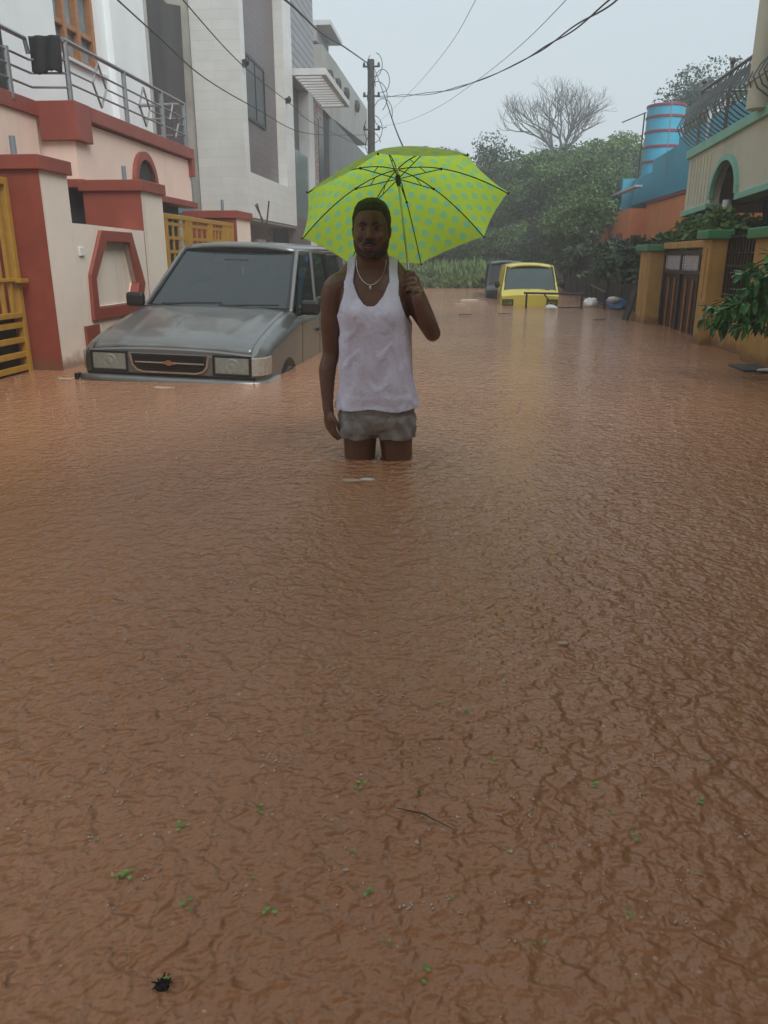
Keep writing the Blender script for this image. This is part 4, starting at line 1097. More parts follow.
# ---- small van type (yellow) and the dark vehicle behind it
def small_van(label, loc, rotz, paint, W, name='parked_van', cat='van', top=.84, dark=False, glass='van_glass'):
    t = thing(name, label, cat, loc, rotz)
    w=W/2
    st=[(0,w*.93,w*.97,-.45,.16,.20,w*.93),(.05,w*.98,w,-.45,.2,.24,w*.96),(.25,w,w*1.01,-.45,.24,.32,w*.95),(.30,w,w*1.01,-.45,.25,.30,w*.93),(3.0,w,w*1.01,-.45,.25,.28,w*.93),(3.1,w*.95,w*.97,-.45,.25,.27,w*.9)]
    fixn(obj('body', shell(st), M[paint], t, smooth=True, autos=30, local=True))
    rz=top-.05
    for s in (-1,1):
        g=MB()
        beam(g,(s*w*.95,.22,.27),(s*w*.80,.72,rz),.05,.06)
        beam(g,(s*w*.98,1.2,.27),(s*w*.86,1.15,rz),.04,.06)
        beam(g,(s*w*.98,2.1,.27),(s*w*.86,2.1,rz),.04,.06)
        beam(g,(s*w*.96,3.0,.27),(s*w*.84,2.9,rz),.05,.06)
        beam(g,(s*w*.80,.70,rz),(s*w*.85,2.95,rz),.05,.05)
        obj('pillar_frame', g, M[paint], t, bevel=.01, local=True)
        for k,(a,b_,c_,d_) in enumerate(((.34,1.17,1.13,.78),(1.23,2.07,2.07,1.19),(2.13,2.95,2.88,2.13))):
            obj('side_window', quadpanel([(s*w*.965,a,.28),(s*w*.98,b_,.28),(s*w*.86,c_,rz-.02),(s*w*.83,d_,rz-.02)],.004*s), M[glass], t, local=True)
        m_=obj('wing_mirror', MB().ell((0,0,0),(.06,.035,.085),12,8), M['black_plastic'], t, smooth=True, local=True); m_.location=(s*(w+.09),.42,.44)
        obj('mirror_arm', MB().tube([(-s*.09,0,-.03),(0,0,0)],.012,6), M['black_plastic'], m_, local=True)
        h=obj('headlight', MB().box(min(s*w*.60,s*w*.93),max(s*w*.60,s*w*.93),-.025,-.0,.02,.12), M['lamp_lens'], t, bevel=.015, local=True)
        obj('lamp_surround', fixn_box_ring(s*w*.765, w*.19, .07, .065), M['black_plastic'], h, local=True)
    rf=MB(); ys=[.64,.72,1.0,1.8,2.6,2.92,3.0]; zs=[-.01,.03,.055,.06,.055,.03,-.02]; wr=[.74,.80,.86,.88,.88,.85,.82]; n=11
    for y,dz,q in zip(ys,zs,wr):
        for i in range(n):
            u=-1+2*i/(n-1); rf.v.append((u*w*q,y,rz+dz*.6+.055*(1-abs(u)**2.4)))
    for j in range(len(ys)-1):
        for i in range(n-1):
            a=j*n+i; rf.f.append((a,a+1,a+n+1,a+n))
    ro=obj('roof', rf, M[paint], t, smooth=True, autos=0, local=True); so=ro.modifiers.new('s','SOLIDIFY'); so.thickness=.04; so.offset=-1
    obj('windscreen', quadpanel([(-w*.91,.225,.285),(w*.91,.225,.285),(w*.78,.69,rz-.01),(-w*.78,.69,rz-.01)],.006), M[glass], t, local=True)
    sb=MB()
    for a,b_ in (((-w*.92,.21,.285),(w*.92,.21,.285)),((-w*.79,.68,rz),(w*.79,.68,rz)),((-w*.92,.21,.285),(-w*.79,.68,rz)),((w*.92,.21,.285),(w*.79,.68,rz))): beam(sb,a,b_,.03,.02)
    obj('windscreen_seal', sb, M['black_plastic'], t, local=True)
    wp=MB(); wp.tube([(-w*.6,.20,.31),(0,.23,.335)],.008,5); wp.tube([(w*.05,.20,.31),(w*.7,.23,.335)],.008,5); obj('wiper', wp, M['black_plastic'], t, local=True)
    obj('rear_window', MB().box(-w*.78,w*.78,2.96,2.975,.3,rz-.02), M[glass], t, local=True)
    b_=MB(); b_.box(-w*.97,w*.97,-.06,.01,-.2,-.012); obj('bumper', b_, M[paint], t, bevel=.02, local=True)
    return t
def fixn_box_ring(cx, hw, cz, hz):
    r_=MB(); r_.ring([(cx-hw,cz-hz),(cx+hw,cz-hz),(cx+hw,cz+hz),(cx-hw,cz+hz)],[(cx-hw+.018,cz-hz+.014),(cx+hw-.018,cz-hz+.014),(cx+hw-.018,cz+hz-.014),(cx-hw+.018,cz+hz-.014)],'y',-.03,.002); return r_
v = small_van('small yellow van standing bonnet deep in flood water', (1.56,18.0,0), R(-1), 'car_yellow', 1.26, top=.86)
small_van('dark vehicle almost hidden behind the left side of the yellow van', (1.25,21.2,0), R(-1), 'car_black', 1.1, name='parked_car', cat='car', top=.90, glass='dark_glass')

# ---- iron barrier in front of the van, floating things near it
t = thing('iron_frame', 'low rusty iron barrier frame standing in the water before the yellow van', 'barrier', (1.95,17,GZ))
obj('top_bar', MB().tube([(1.34,17,.31),(2.6,17,.29)],.022,8), M['rust'], t)
for x in (1.40,2.53): obj('post', MB().tube([(x,17,GZ),(x,17,.31)],.022,8), M['rust'], t)
obj('brace', MB().tube([(1.75,17.02,.30),(2.08,16.98,-.1)],.016,6), M['rust'], t); obj('lower_bar', MB().tube([(1.9,16.95,.02),(2.5,16.95,.03)],.014,6), M['rust'], t)
def lump(name, label, cat, c, r, m, seed, group=None):
    q = np.random.default_rng(seed); mb = MB(); mb.ell((0,0,0),r,14,9)
    mb.v=[tuple(Vector(v)*(1+.35*mnoise.noise(Vector(v)*6/max(r)*.3+Vector((seed,0,0))))) for v in mb.v]
    o=obj(name, mb, m, smooth=True); o.location=c; o.rotation_euler=(0,0,q.uniform(0,3)); return tag(o,label,cat,group)
lump('plastic_bag','white plastic bag floating just in front of the yellow van','bag',(1.92,16.9,.02),(.16,.12,.07),M['plastic_white'],1)
lump('paint_bucket','pale tub floating right of the iron barrier','tub',(2.82,17.6,.08),(.17,.14,.13),M['plastic_white'],2)
lump('tarpaulin_bundle','crumpled blue and white bundle by the mossy wall','bundle',(3.25,16.9,.10),(.24,.30,.13),M['blue_plastic'],3)
lump('plastic_bag','small white bag on top of the blue bundle by the wall','bag',(3.12,16.7,.20),(.12,.12,.06),M['plastic_white'],4)
t = thing('wooden_plank', 'dark plank leaning against the farthest ochre pillar', 'plank', (2.85,13.9,GZ))
mb=MB(); beam(mb,(2.66,13.9,GZ),(2.95,13.95,.50),.22,.03); obj('board', mb, M['mossy'], t)
t = thing('iron_frame', 'dark iron bed frame lying against the mossy wall left of the bundle', 'frame', (3.0,18,GZ))
mb=MB()
for a,b_ in (((2.95,18.6,GZ),(2.95,18.6,.42)),((3.0,17.0,GZ),(3.0,17.0,.34)),((2.95,18.6,.42),(3.0,17.0,.32)),((2.95,18.6,.1),(3.0,17.0,.08))): mb.tube([a,b_],.025,6)
obj('frame_bars', mb, M['rust'], t)
# ledge with white sheet at right edge
t = thing('floating_board', 'dark board with white edge floating at the right frame edge', 'board', (3.0,7.7,0))
mb=MB(); mb.box(2.64,3.5,7.52,7.98,-.03,.018); obj('board', mb, M['dark_plaster'], t, bevel=.008)
mb=MB(); mb.prism([(2.72,7.44),(3.5,7.40),(3.5,7.56),(2.9,7.6),(2.76,7.52)],'z',.0195,.030); fixn(obj('white_sheet', mb, M['plastic_white'], t))

# ---- litter and leaves on the water
def scrap(c, s, m, label, cat='litter', seed=0, name='paper_scrap', group=None, asp=1.8, n=6):
    q=random.Random(seed); mb=MB(); pts=[]
    for i in range(n):
        a=2*PI*i/n+q.uniform(-.25,.25); rr=s*q.uniform(.7,1.15)
        pts.append((c[0]+rr*asp*math.cos(a), c[1]+rr*math.sin(a)))
    mb.prism(pts,'z',.001,.007+s*.05)
    return tag(fixn(obj(name, mb, m)),label,cat,group)
scrap((-2.36,6.10),.05,M['paper'],'yellowish wrapper floating in front of the grey car bumper',seed=2)
scrap((-3.38,6.50),.045,M['paper'],'crumpled paper by the foot of the red gate pillar',seed=3)
scrap((-3.28,6.56),.03,M['plastic_white'],'small white scrap beside the red gate pillar foot',seed=4)
scrap((-.475,3.50),.022,M['paper'],'pale yellow wrapper floating just in front of the man, left of the pair',seed=5,asp=2.6)
scrap((-.405,3.53),.017,M['plastic_white'],'white wrapper end beside the pale yellow wrapper at the man',seed=6,asp=2)
scrap((.31,1.94),.009,M['leaf_brown'],'tan leaf floating alone right of centre in the foreground',seed=7,asp=2.2,name='floating_leaf',cat='leaf')
for i,(x,y,s,lab) in enumerate(((.28,20.3,.10,'white litter floating far off left of the yellow van'),(.03,18.5,.07,'pale litter nearest the umbrella handle on the far water'),(.55,19.4,.08,'longer pale litter strip on the far water left of the van'),(.1,15.0,.06,'small dark litter below the far pale scraps'),(2.39,13.9,.05,'dark floating lump right of the water middle'),(.86,15.3,.05,'brown plank bit floating left of the yellow van'))):
    scrap((x,y),s,[M['plastic_white'],M['paper'],M['paper'],M['dark'],M['dark'],M['bark']][i],lab,seed=20+i,asp=2.2)
tag(obj('twig', MB().tube([(-.09,1.235,.004),(-.04,1.22,.007),(.02,1.185,.004)],[.0008,.0014,.0006],5), M['bark']), 'thin dark twig floating in the foreground', 'twig')
# dark debris clump bottom left
mb=MB(); q=random.Random(9)
cx,cy=-.398,.825
for k in range(26):
    a=q.uniform(0,6.28); l=q.uniform(.006,.017); mb.tube([(cx+q.gauss(0,.003),cy+q.gauss(0,.003),.003),(cx+l*math.cos(a),cy+l*math.sin(a),q.uniform(.001,.012))],[.0028,.0008],4)
mb.ell((cx,cy,.001),(.011,.009,.006),10,6)
t=thing('debris_clump','dark soggy clump of debris with a green leaf in the bottom left corner','debris',(cx,cy,0))
obj('clump', mb, M['black_cloth'], t); obj('leaf', MB().add([(cx,cy+.004,.012),(cx+.006,cy+.007,.014),(cx+.011,cy+.006,.012),(cx+.005,cy+.002,.013)],[(0,1,2,3)]), M['weed'], t)
# green leaf sprigs
spr=[(-.93,1.18),(-.91,1.20),(-.55,1.02),(-.53,1.03),(-.60,1.55),(-.32,1.04),(-.22,1.18),(-.30,1.45),(-.16,1.30),(-.05,1.28),(-.16,1.12),(-.28,.98),(.02,1.03),(-.08,.93),(.10,1.40),(.30,1.35),(.32,1.26),(.35,1.20),(.20,1.45),(.55,1.45),(.50,1.3),(-.42,.98),(-.40,.96),(-.02,.88),(.15,.95),(.30,1.02),(-.48,1.15),(-.62,1.1),(.44,1.12),(.05,1.6),(.66,1.6),(-.85,1.7),(-.02,1.62),(-.35,1.22),(-1.3,2.35),(-.12,1.02)]
q=random.Random(77)
for i,(x,y) in enumerate(spr):
    mb=MB(); n=q.choice((2,3,3,4,5)); s=.0037+.0020*q.random()*(1+y)
    for k in range(n):
        a=q.uniform(0,6.28); ox,oy=q.gauss(0,s*.9),q.gauss(0,s*.9); c,d=math.cos(a),math.sin(a); z0=.002+.0012*k
        P=[(0,0),(s*.4,s*.42),(s*.95,s*.36),(s*1.3,0),(s*.95,-s*.36),(s*.4,-s*.42)]
        mb.add([(x+ox+c*u-d*w,y+oy+d*u+c*w,z0+.15*abs(w)) for u,w in P],[(0,1,2,3,4,5)])
    tag(obj('leaf_sprig', mb, M['weed']),'tiny green leaf sprig floating on the brown foreground water','leaves','floating leaf sprigs')
# rain splashes
r=np.random.default_rng(11); mb=MB()
for i in range(560):
    d=.95*(7.0/.95)**r.uniform(0,1); u=r.uniform(-.62,.55); x=d*u; y=d
    if abs(x+.4)<.25 and abs(y-4)<.3: continue
    s=.0008+.0010*r.random()+ .0007*d
    k=r.integers(1,4)
    for j in range(k):
        mb.ell((x+r.normal(0,s*1.6),y+r.normal(0,s*1.6),s*.5),(s*r.uniform(.7,1.5),s*r.uniform(.7,1.5),s*.7),6,4)
tag(obj('rain_splashes', mb, M['foam'], smooth=True),'tiny pale rain splashes and bubbles over the brown water','splashes',kind='stuff')
# ------------------------------------------------------------------ man
MX, MY = -.42, 4.0
man = thing('person', 'man in white vest and grey shorts standing thigh deep holding a green umbrella', 'person', (MX,MY,-.6))
def interp(secs, z):
    zs=[s[0] for s in secs]; return [float(np.interp(z, zs, [s[i] for s in secs])) for i in range(1,5)]
def smooth_secs(secs, n):
    zs=np.array([s[0] for s in secs]); out=[]
    for z in np.linspace(zs[0],zs[-1],n):
        i=max(0,min(len(zs)-2,int(np.searchsorted(zs,z)-1))); 
        j0,j1,j2,j3=max(0,i-1),i,i+1,min(len(zs)-1,i+2); f=(z-zs[i])/(zs[i+1]-zs[i])
        v=[z]
        for k in range(1,5):
            p0,p1,p2,p3=[secs[j][k] for j in (j0,j1,j2,j3)]
            v.append(.5*((2*p1)+(p2-p0)*f+(2*p0-5*p1+4*p2-p3)*f*f+(-p0+3*p1-3*p2+p3)*f**3))
        out.append(tuple(v))
    return out
TS = [(.17,.15,.09,-.405,4.0),(.19,.172,.102,-.405,4.0),(.24,.176,.108,-.405,4.0),(.34,.168,.112,-.405,3.995),(.45,.163,.118,-.408,3.99),(.56,.166,.124,-.412,3.985),
      (.66,.166,.128,-.412,3.985),(.74,.174,.126,-.416,3.99),(.80,.182,.118,-.42,4.0),(.85,.180,.106,-.422,4.005),(.89,.165,.094,-.425,4.01),(.925,.135,.082,-.427,4.012),(.955,.108,.078,-.428,4.01),(.985,.086,.074,-.428,4.0),(1.02,.078,.072,-.428,3.99),(1.07,.068,.068,-.428,3.985)]
TT = smooth_secs(TS, 60)
body = MB(); body.stack(TT, 40, 2.25)
torso = MB(); torso.stack([q for q in TT if q[0]<.975], 40, 2.25)
for s in (-1,1): torso.tube([(-.428+s*.03,4.02,.965),(-.428+s*.10,4.02,.945),(-.428+s*.17,4.01,.90)],[.050,.052,.052],12)
# head
HC=(-.428,3.965)
HS=[(.990,.030,.034,-.045),(1.000,.050,.056,-.028),(1.02,.070,.078,-.012),(1.05,.080,.090,-.004),(1.08,.085,.095,.0),(1.11,.087,.098,.004),(1.14,.088,.100,.008),(1.17,.088,.102,.010),(1.20,.082,.099,.012),(1.225,.073,.090,.014),(1.245,.058,.072,.015),(1.258,.038,.048,.015),(1.264,.018,.022,.015)]
HSS=[(z,a,b_,HC[0],HC[1]+c) for z,a,b_,c in HS]
body.stack(HSS, 32, 2.1)
hx_,hy=HC
# face relief
fz=lambda z: hy-float(np.interp(z,[s[0] for s in HS],[s[2]-s[3] for s in HS]))
body.ell((hx_,fz(1.095)-.010,1.093),(.018,.016,.011),12,8)            # nose tip
body.tube([(hx_,fz(1.14)+.004,1.142),(hx_,fz(1.12)-.004,1.118),(hx_,fz(1.10)-.012,1.097)],[.009,.011,.013],8)
for s in (-1,1):
    body.ell((hx_+s*.016,fz(1.09)-.002,1.088),(.010,.011,.008),8,6)   # nostrils
    body.ell((hx_+s*.035,fz(1.148)+.010,1.150),(.026,.014,.009),10,6)  # brow
    body.ell((hx_+s*.045,fz(1.10)+.018,1.095),(.024,.018,.022),10,8)  # cheek
    body.ell((hx_+s*.086,hy+.012,1.118),(.010,.020,.031),10,8)        # ear
    body.ell((hx_+s*.090,hy+.008,1.130),(.008,.012,.016),8,6)
body.ell((hx_,fz(1.01)+.010,1.012),(.028,.018,.014),10,8)             # chin
body.ell((hx_,fz(1.05)+.004,1.058),(.034,.014,.016),12,8)             # mouth mound
# arms
def limb(pts, rs, seg=18): body.tube(cr(pts,6), [float(np.interp(i/6., range(len(rs)), rs)) for i in range(6*(len(pts)-1)+1)], seg)
limb([(-.53,4.01,.885),(-.608,4.0,.85),(-.636,4.0,.70),(-.645,4.015,.54),(-.662,3.995,.45),(-.660,3.965,.295),(-.655,3.955,.25)],[.060,.070,.056,.043,.045,.029,.028])
limb([(-.33,4.01,.89),(-.255,3.995,.86),(-.185,3.99,.75),(-.125,3.965,.645),(-.150,3.92,.695),(-.190,3.885,.785),(-.205,3.885,.83)],[.055,.066,.054,.040,.042,.031,.028])
# trapezius slopes
body.tube([(-.458,4.02,.975),(-.528,4.02,.943),(-.590,4.01,.88)],[.050,.052,.045],12)
body.tube([(-.398,4.02,.975),(-.328,4.02,.943),(-.266,4.01,.885)],[.050,.052,.045],12)
# pectorals, collar
for s in (-1,1): body.ell((MX+s*.085,3.905,.75),(.075,.030,.055),14,8)
# legs
limb([(-.495,4.0,.20),(-.498,3.995,.02),(-.498,3.995,-.12),(-.50,4.02,-.35),(-.50,4.03,-.53)],[.094,.083,.072,.052,.042])
limb([(-.315,4.0,.20),(-.303,3.995,.02),(-.305,3.995,-.12),(-.30,4.02,-.35),(-.30,4.03,-.53)],[.094,.081,.072,.052,.042])
for x in (-.50,-.30): body.tube([(x,4.05,-.56),(x,3.95,-.57),(x,3.85,-.58)],[.045,.04,.025],10)
# hanging hand (right hand)
hp=Vector((-.655,3.955,.25))
body.ell((-.648,3.945,.205),(.023,.046,.046),14,8,rot=Matrix.Rotation(R(42),3,'Z')); body.tube([hp,(-.650,3.948,.215)],[.028,.026],12)
def finger(pts, r0): body.tube(cr(pts,3),[r0*(1-.28*i/(3*(len(pts)-1))) for i in range(3*(len(pts)-1)+1)],8); body.ell(pts[-1],(r0*.75,)*3,8,6)
for k,(dy,ln) in enumerate(((-.032,.072),(-.010,.082),(.012,.076),(.032,.060))):
    b0=Vector((-.648-dy*.68,3.945+dy*.74,.186))
    finger([b0, b0+Vector((.006,-.004,-.40*ln)), b0+Vector((.020,-.008,-.75*ln)), b0+Vector((.036,-.008,-.98*ln))], .0118)
finger([(-.632,3.925,.225),(-.612,3.912,.205),(-.600,3.908,.180),(-.596,3.910,.160)], .0115)
# ---- umbrella axis
C0=Vector((-.290,4.110,1.1995)); AX=Vector((-.16487,.51836,1)).normalized(); RU=.521; PH=1.5014; HU=.258
def ax_at(t): return C0+AX*t
gh=ax_at(-.365)   # grip centre on the handle
ux=(Vector((1,0,0))-AX*AX.x).normalized(); uy=AX.cross(ux)     # uy ~ +y
# palm on the right side of the handle, fingers wrap round its front
palm=gh+ux*.030+uy*.012
body.tube([Vector((-.205,3.885,.83)), palm-AX*.045-uy*.01, palm, palm+AX*.035],[(.027,.024),(.030,.020),(.020,.036),(.016,.034)],12)
for k in range(4):
    c=gh+AX*(-.036+.024*k); rr=.0225; pts=[]
    for i in range(7):
        a=R(35-36*i)   # from palm side round the front
        pts.append(c+ux*(rr*math.cos(a))*1.15+uy*(rr*math.sin(a))*1.1)
    body.tube(pts,[.0115,.0115,.011,.0105,.0100,.0095,.009],8); body.ell(pts[-1],(.0085,)*3,8,6)
c=gh+AX*.045
body.tube([palm+AX*.02-uy*.012, c+ux*.018-uy*.022, c-ux*.004-uy*.024+AX*.010, c-ux*.020-uy*.012+AX*.014],[.013,.0125,.011,.0095],8)
bo = obj('body', body, M['skin'], man, smooth=True, autos=0)
rm_=bo.modifiers.new('r','REMESH'); rm_.mode='VOXEL'; rm_.voxel_size=.0040; rm_.use_smooth_shade=True
sm=bo.modifiers.new('s','SMOOTH'); sm.factor=.5; sm.iterations=3
# eyes, brows, lips, moustache
for s in (-1,1):
    e=obj('eye', MB().ell((hx_+s*.034,fz(1.13)+.006,1.131),(.014,.008,.0065),12,8), M['eye'], man, smooth=True)
    obj('iris', MB().ell((hx_+s*.034,fz(1.13)-.0005,1.131),(.006,.0025,.006),10,6), M['iris'], e, smooth=True)
    mb=MB(); mb.tube([(hx_+s*.012,fz(1.15)-.008,1.151),(hx_+s*.035,fz(1.15)-.004,1.158),(hx_+s*.058,fz(1.15)+.012,1.150)],[(.003,.005),(.003,.006),(.002,.003)],8); obj('eyebrow', mb, M['hair'], man, smooth=True)
mb=MB(); mb.tube([(hx_-.027,fz(1.05)-.004,1.056),(hx_,fz(1.05)-.013,1.058),(hx_+.027,fz(1.05)-.004,1.056)],[.003,.0055,.003],8)
mb.tube([(hx_-.024,fz(1.04)-.004,1.047),(hx_,fz(1.04)-.014,1.045),(hx_+.024,fz(1.04)-.004,1.047)],[.003,.007,.003],8); obj('lips', mb, M['lip'], man, smooth=True)
mb=MB(); mb.tube([(hx_-.034,fz(1.06)+.000,1.058),(hx_-.018,fz(1.07)-.010,1.070),(hx_,fz(1.07)-.013,1.073),(hx_+.018,fz(1.07)-.010,1.070),(hx_+.034,fz(1.06)+.000,1.058)],[.003,.007,.007,.007,.003],8); obj('moustache', mb, M['hair'], man, smooth=True)
# hair cap
mb=MB(); nt_,nz_=64,26; keep={}
hz=[s[0] for s in HS]
for j in range(nz_):
    f=j/(nz_-1)
    for i in range(nt_):
        th_=2*PI*i/nt_; front=-math.sin(th_)     # 1 at front
        low = float(np.interp(front,[-1,-.3,.15,.45,.75,1],[1.05,1.06,1.09,1.165,1.208,1.214]))
        z=low+(1.266-low)*f**.8 if f<1 else 1.266
        a=float(np.interp(z,hz,[s[1] for s in HS])); b_=float(np.interp(z,hz,[s[2] for s in HS])); c=float(np.interp(z,hz,[s[3] for s in HS]))
        off=.001+.006*min(1,f*2)+.0025*mnoise.noise(Vector((math.cos(th_)*9,math.sin(th_)*9,z*70)))
        c1,d1=math.cos(th_),math.sin(th_); e_=2/2.1
        mb.v.append((hx_+(a+off)*math.copysign(abs(c1)**e_,c1),hy+c+(b_+off)*math.copysign(abs(d1)**e_,d1),z+off*f))
for j in range(nz_-1):
    for i in range(nt_):
        a=j*nt_+i; b_=j*nt_+(i+1)%nt_; mb.f.append((a,b_,b_+nt_,a+nt_))
mb.f.append(tuple((nz_-1)*nt_+i for i in range(nt_)))
hr=obj('hair', mb, M['hair'], man, smooth=True, autos=0); so=hr.modifiers.new('s','SOLIDIFY'); so.thickness=.008; so.offset=-1
# stubble beard
mb=MB(); nt_,nz_=56,14
for j in range(nz_):
    f=j/(nz_-1)
    for i in range(nt_):
        th_=PI+PI*i/(nt_-1); front=-math.sin(th_)
        hi_=float(np.interp(front,[0,.35,.7,.85,1],[1.105,1.085,1.060,1.036,1.032])); lo=.9965
        z=lo+(hi_-lo)*f
        a=float(np.interp(z,hz,[s[1] for s in HS])); b_=float(np.interp(z,hz,[s[2] for s in HS])); c=float(np.interp(z,hz,[s[3] for s in HS]))
        off=.0035*math.sin(PI*min(1,max(0,f)))**.5*(1 if 0<i<nt_-1 else -.5)+.001*mnoise.noise(Vector((i*.9,z*260,0)))
        c1,d1=math.cos(th_),math.sin(th_); e_=2/2.1
        mb.v.append((hx_+(a+off)*math.copysign(abs(c1)**e_,c1),hy+c+(b_+off+.012*front**6*(1-f))*math.copysign(abs(d1)**e_,d1),z))
for j in range(nz_-1):
    for i in range(nt_-1):
        a=j*nt_+i; mb.f.append((a,a+1,a+nt_+1,a+nt_))
be=obj('beard', mb, M['stubble'], man, smooth=True, autos=0)
# ---- vest
def tor(z): return interp(TT if z<1.07 else TT, z)
mb=MB(); NT,NZ=260,230; z0,z1=.262,.985; idx={}
def vest_pt(th_, z):
    a,b_,cx_,cy_=tor(z)
    loose=.009+.025*max(0,(.55-z)/.28)**1.2
    if z>.9: loose=.012
    c1,d1=math.cos(th_),math.sin(th_); e_=2/2.25
    fold=0
    if z<.80:
        k=min(1,(.80-z)/.2)
        p=Vector((math.cos(th_)*2.2, math.sin(th_)*2.2, z*3))
        fold=.0085*k*mnoise.noise(Vector((math.cos(th_)*3.1+z*1.5,math.sin(th_)*3.1,z*9)))+.0045*k*max(0,math.sin(z*34+5*math.cos(th_)+6*mnoise.noise(p)))**2
        fold+=.004*k*max(0,1-abs(z-.33)/.12)*mnoise.noise(Vector((th_*2.2,z*26,5)))
        fold+=.0045*max(0,mnoise.noise(Vector((math.cos(th_)*2.4-z*5,math.sin(th_)*2,z*7+9))))*max(0,-math.cos(th_)+.5)
        fold+=.0022*k*math.sin(th_*15+z*16)*(1 if abs(c1)>.6 else .15)
    a+=loose+fold; b_+=loose*1.1+fold
    y=cy_+b_*math.copysign(abs(d1)**e_,d1)
    if d1<0:
        for s in (-1,1):
            x=cx_+a*math.copysign(abs(c1)**e_,c1)
            y-=.020*math.exp(-((x-(MX+s*.085))/.06)**2-((z-.745)/.055)**2)
    # follow the trapezius on top of the shoulders
    return (cx_+a*math.copysign(abs(c1)**e_,c1), y, z)
def inside(x,y,z,front):
    dx=abs(x+.425)
    nb=.775 if front else .84
    if z>nb:
        w=.088*min(1,((z-nb)/.118))**.45
        if dx<w: return False
    if z>.685:
        t_=min(1,(z-.685)/.15); o=.205-(.205-.132)*t_**.55
        if dx>o and True: return False
    if z>.895+.0*dx: return False
    return z>=.268+.006*math.sin(x*26+(0 if front else 2))
grid=[]
for j in range(NZ):
    z=z0+(z1-z0)*j/(NZ-1)
    grid.append([vest_pt(2*PI*i/NT,z) for i in range(NT)])
def vid(j,i):
    i%=NT
    if (j,i) not in idx: idx[(j,i)]=len(mb.v); mb.v.append(grid[j][i])
    return idx[(j,i)]
for j in range(NZ-1):
    for i in range(NT):
        c=[(grid[j][i][k]+grid[j+1][(i+1)%NT][k])/2 for k in range(3)]
        if inside(*c, c[1]<4.0): mb.f.append((vid(j,i),vid(j,i+1),vid(j+1,i+1),vid(j+1,i)))
ve=obj('vest', mb, M['vest'], man, smooth=True, autos=0)
sm=ve.modifiers.new('sm','SMOOTH'); sm.factor=.5; sm.iterations=4
so=ve.modifiers.new('s','SOLIDIFY'); so.thickness=.006; so.offset=1
# shoulder straps laid over the shoulders
from mathutils.bvhtree import BVHTree
bvh=BVHTree.FromPolygons([Vector(v) for v in torso.v],[f for f in torso.f])
for s_ in (-1,1):
    mb=MB(); rows=40; q=9
    for i in range(rows):
        f=i/(rows-1); ph_=R(-24+228*f); top_=math.sin(max(0,min(PI,ph_)))
        for k in range(q):
            u=-1+2*k/(q-1)
            x=-.425+s_*(.111-.010*top_+u*.0225)
            d=Vector((0,-math.cos(ph_),math.sin(ph_))); c0=Vector((x,4.01,.88))
            hit=bvh.ray_cast(c0+d*.4,-d,.4)[0]
            if hit is None: hit=c0+d*.08
            mb.v.append(tuple(hit+d*(.0075 if 0<f<1 else .004)))
    for i in range(rows-1):
        for k in range(q-1): a=i*q+k; mb.f.append((a,a+1,a+q+1,a+q))
    st_=obj('vest_strap', mb, M['vest'], ve, smooth=True, autos=0)
    sm=st_.modifiers.new('sm','SMOOTH'); sm.factor=.5; sm.iterations=5
    so=st_.modifiers.new('s','SOLIDIFY'); so.thickness=.006; so.offset=0
# ---- shorts
mb=MB(); N=72
def ring_pts(cx_,cy_,a,b_,z,ph,amp):
    return [(cx_+(a+amp*mnoise.noise(Vector((math.cos(t)*2.2+ph,math.sin(t)*2.2,z*16)))+amp*.5*math.sin(t*9+z*40+ph))*math.cos(t), cy_+(b_+amp*mnoise.noise(Vector((math.cos(t)*2.2+ph,math.sin(t)*2.2,z*16)))+amp*.5*math.sin(t*9+z*40+ph))*math.sin(t), z+.004*math.sin(t*5+ph)) for t in [2*PI*k/N for k in range(N)]]
pel=MB(); secs=[]
for z,a,b_ in ((.40,.172,.124),(.34,.178,.128),(.28,.190,.136),(.23,.200,.140),(.20,.198,.136),(.165,.18,.128),(.14,.10,.105)):
    secs.append(ring_pts(-.405,3.998,a,b_,z,1.3,.012))
for s_ in secs: pel.v+=s_
for i in range(len(secs)-1):
    for k in range(N): a=i*N+k; b_=i*N+(k+1)%N; pel.f.append((b_,a,a+N,b_+N))
pel.f.append(tuple(range(N))); pel.f.append(tuple(reversed(range((len(secs)-1)*N,len(secs)*N))))
for cx_,ph in ((-.503,0.),(-.308,4.)):
    secs=[ring_pts(cx_+dx,3.998,a,b_,z,ph,amp) for z,a,b_,dx,amp in ((.27,.080,.10,.0,.003),(.23,.100,.128,0,.008),(.21,.102,.130,0,.014),(.19,.103,.130,0,.016),(.17,.104,.128,0,.017),(.15,.105,.126,0,.017),(.125,.104,.122,0,.014),(.112,.103,.120,0,.009))]
    o_=len(pel.v)
    for s_ in secs: pel.v+=s_
    for i in range(len(secs)-1):
        for k in range(N): a=o_+i*N+k; b_=o_+i*N+(k+1)%N; pel.f.append((b_,a,a+N,b_+N))
    pel.f.append(tuple(o_+k for k in range(N))); pel.f.append(tuple(reversed(range(o_+(len(secs)-1)*N,o_+len(secs)*N))))
sh=fixn(obj('shorts', pel, M['shorts'], man, smooth=True, autos=0))
rm_=sh.modifiers.new('r','REMESH'); rm_.mode='VOXEL'; rm_.voxel_size=.0042; rm_.use_smooth_shade=True
sm=sh.modifiers.new('s','SMOOTH'); sm.factor=.4; sm.iterations=2
mb=MB(); mb.tube([(-.405,3.866,.27),(-.407,3.860,.235),(-.405,3.868,.19)],.003,6); obj('fly_seam', mb, M['shorts'], sh) if False else None
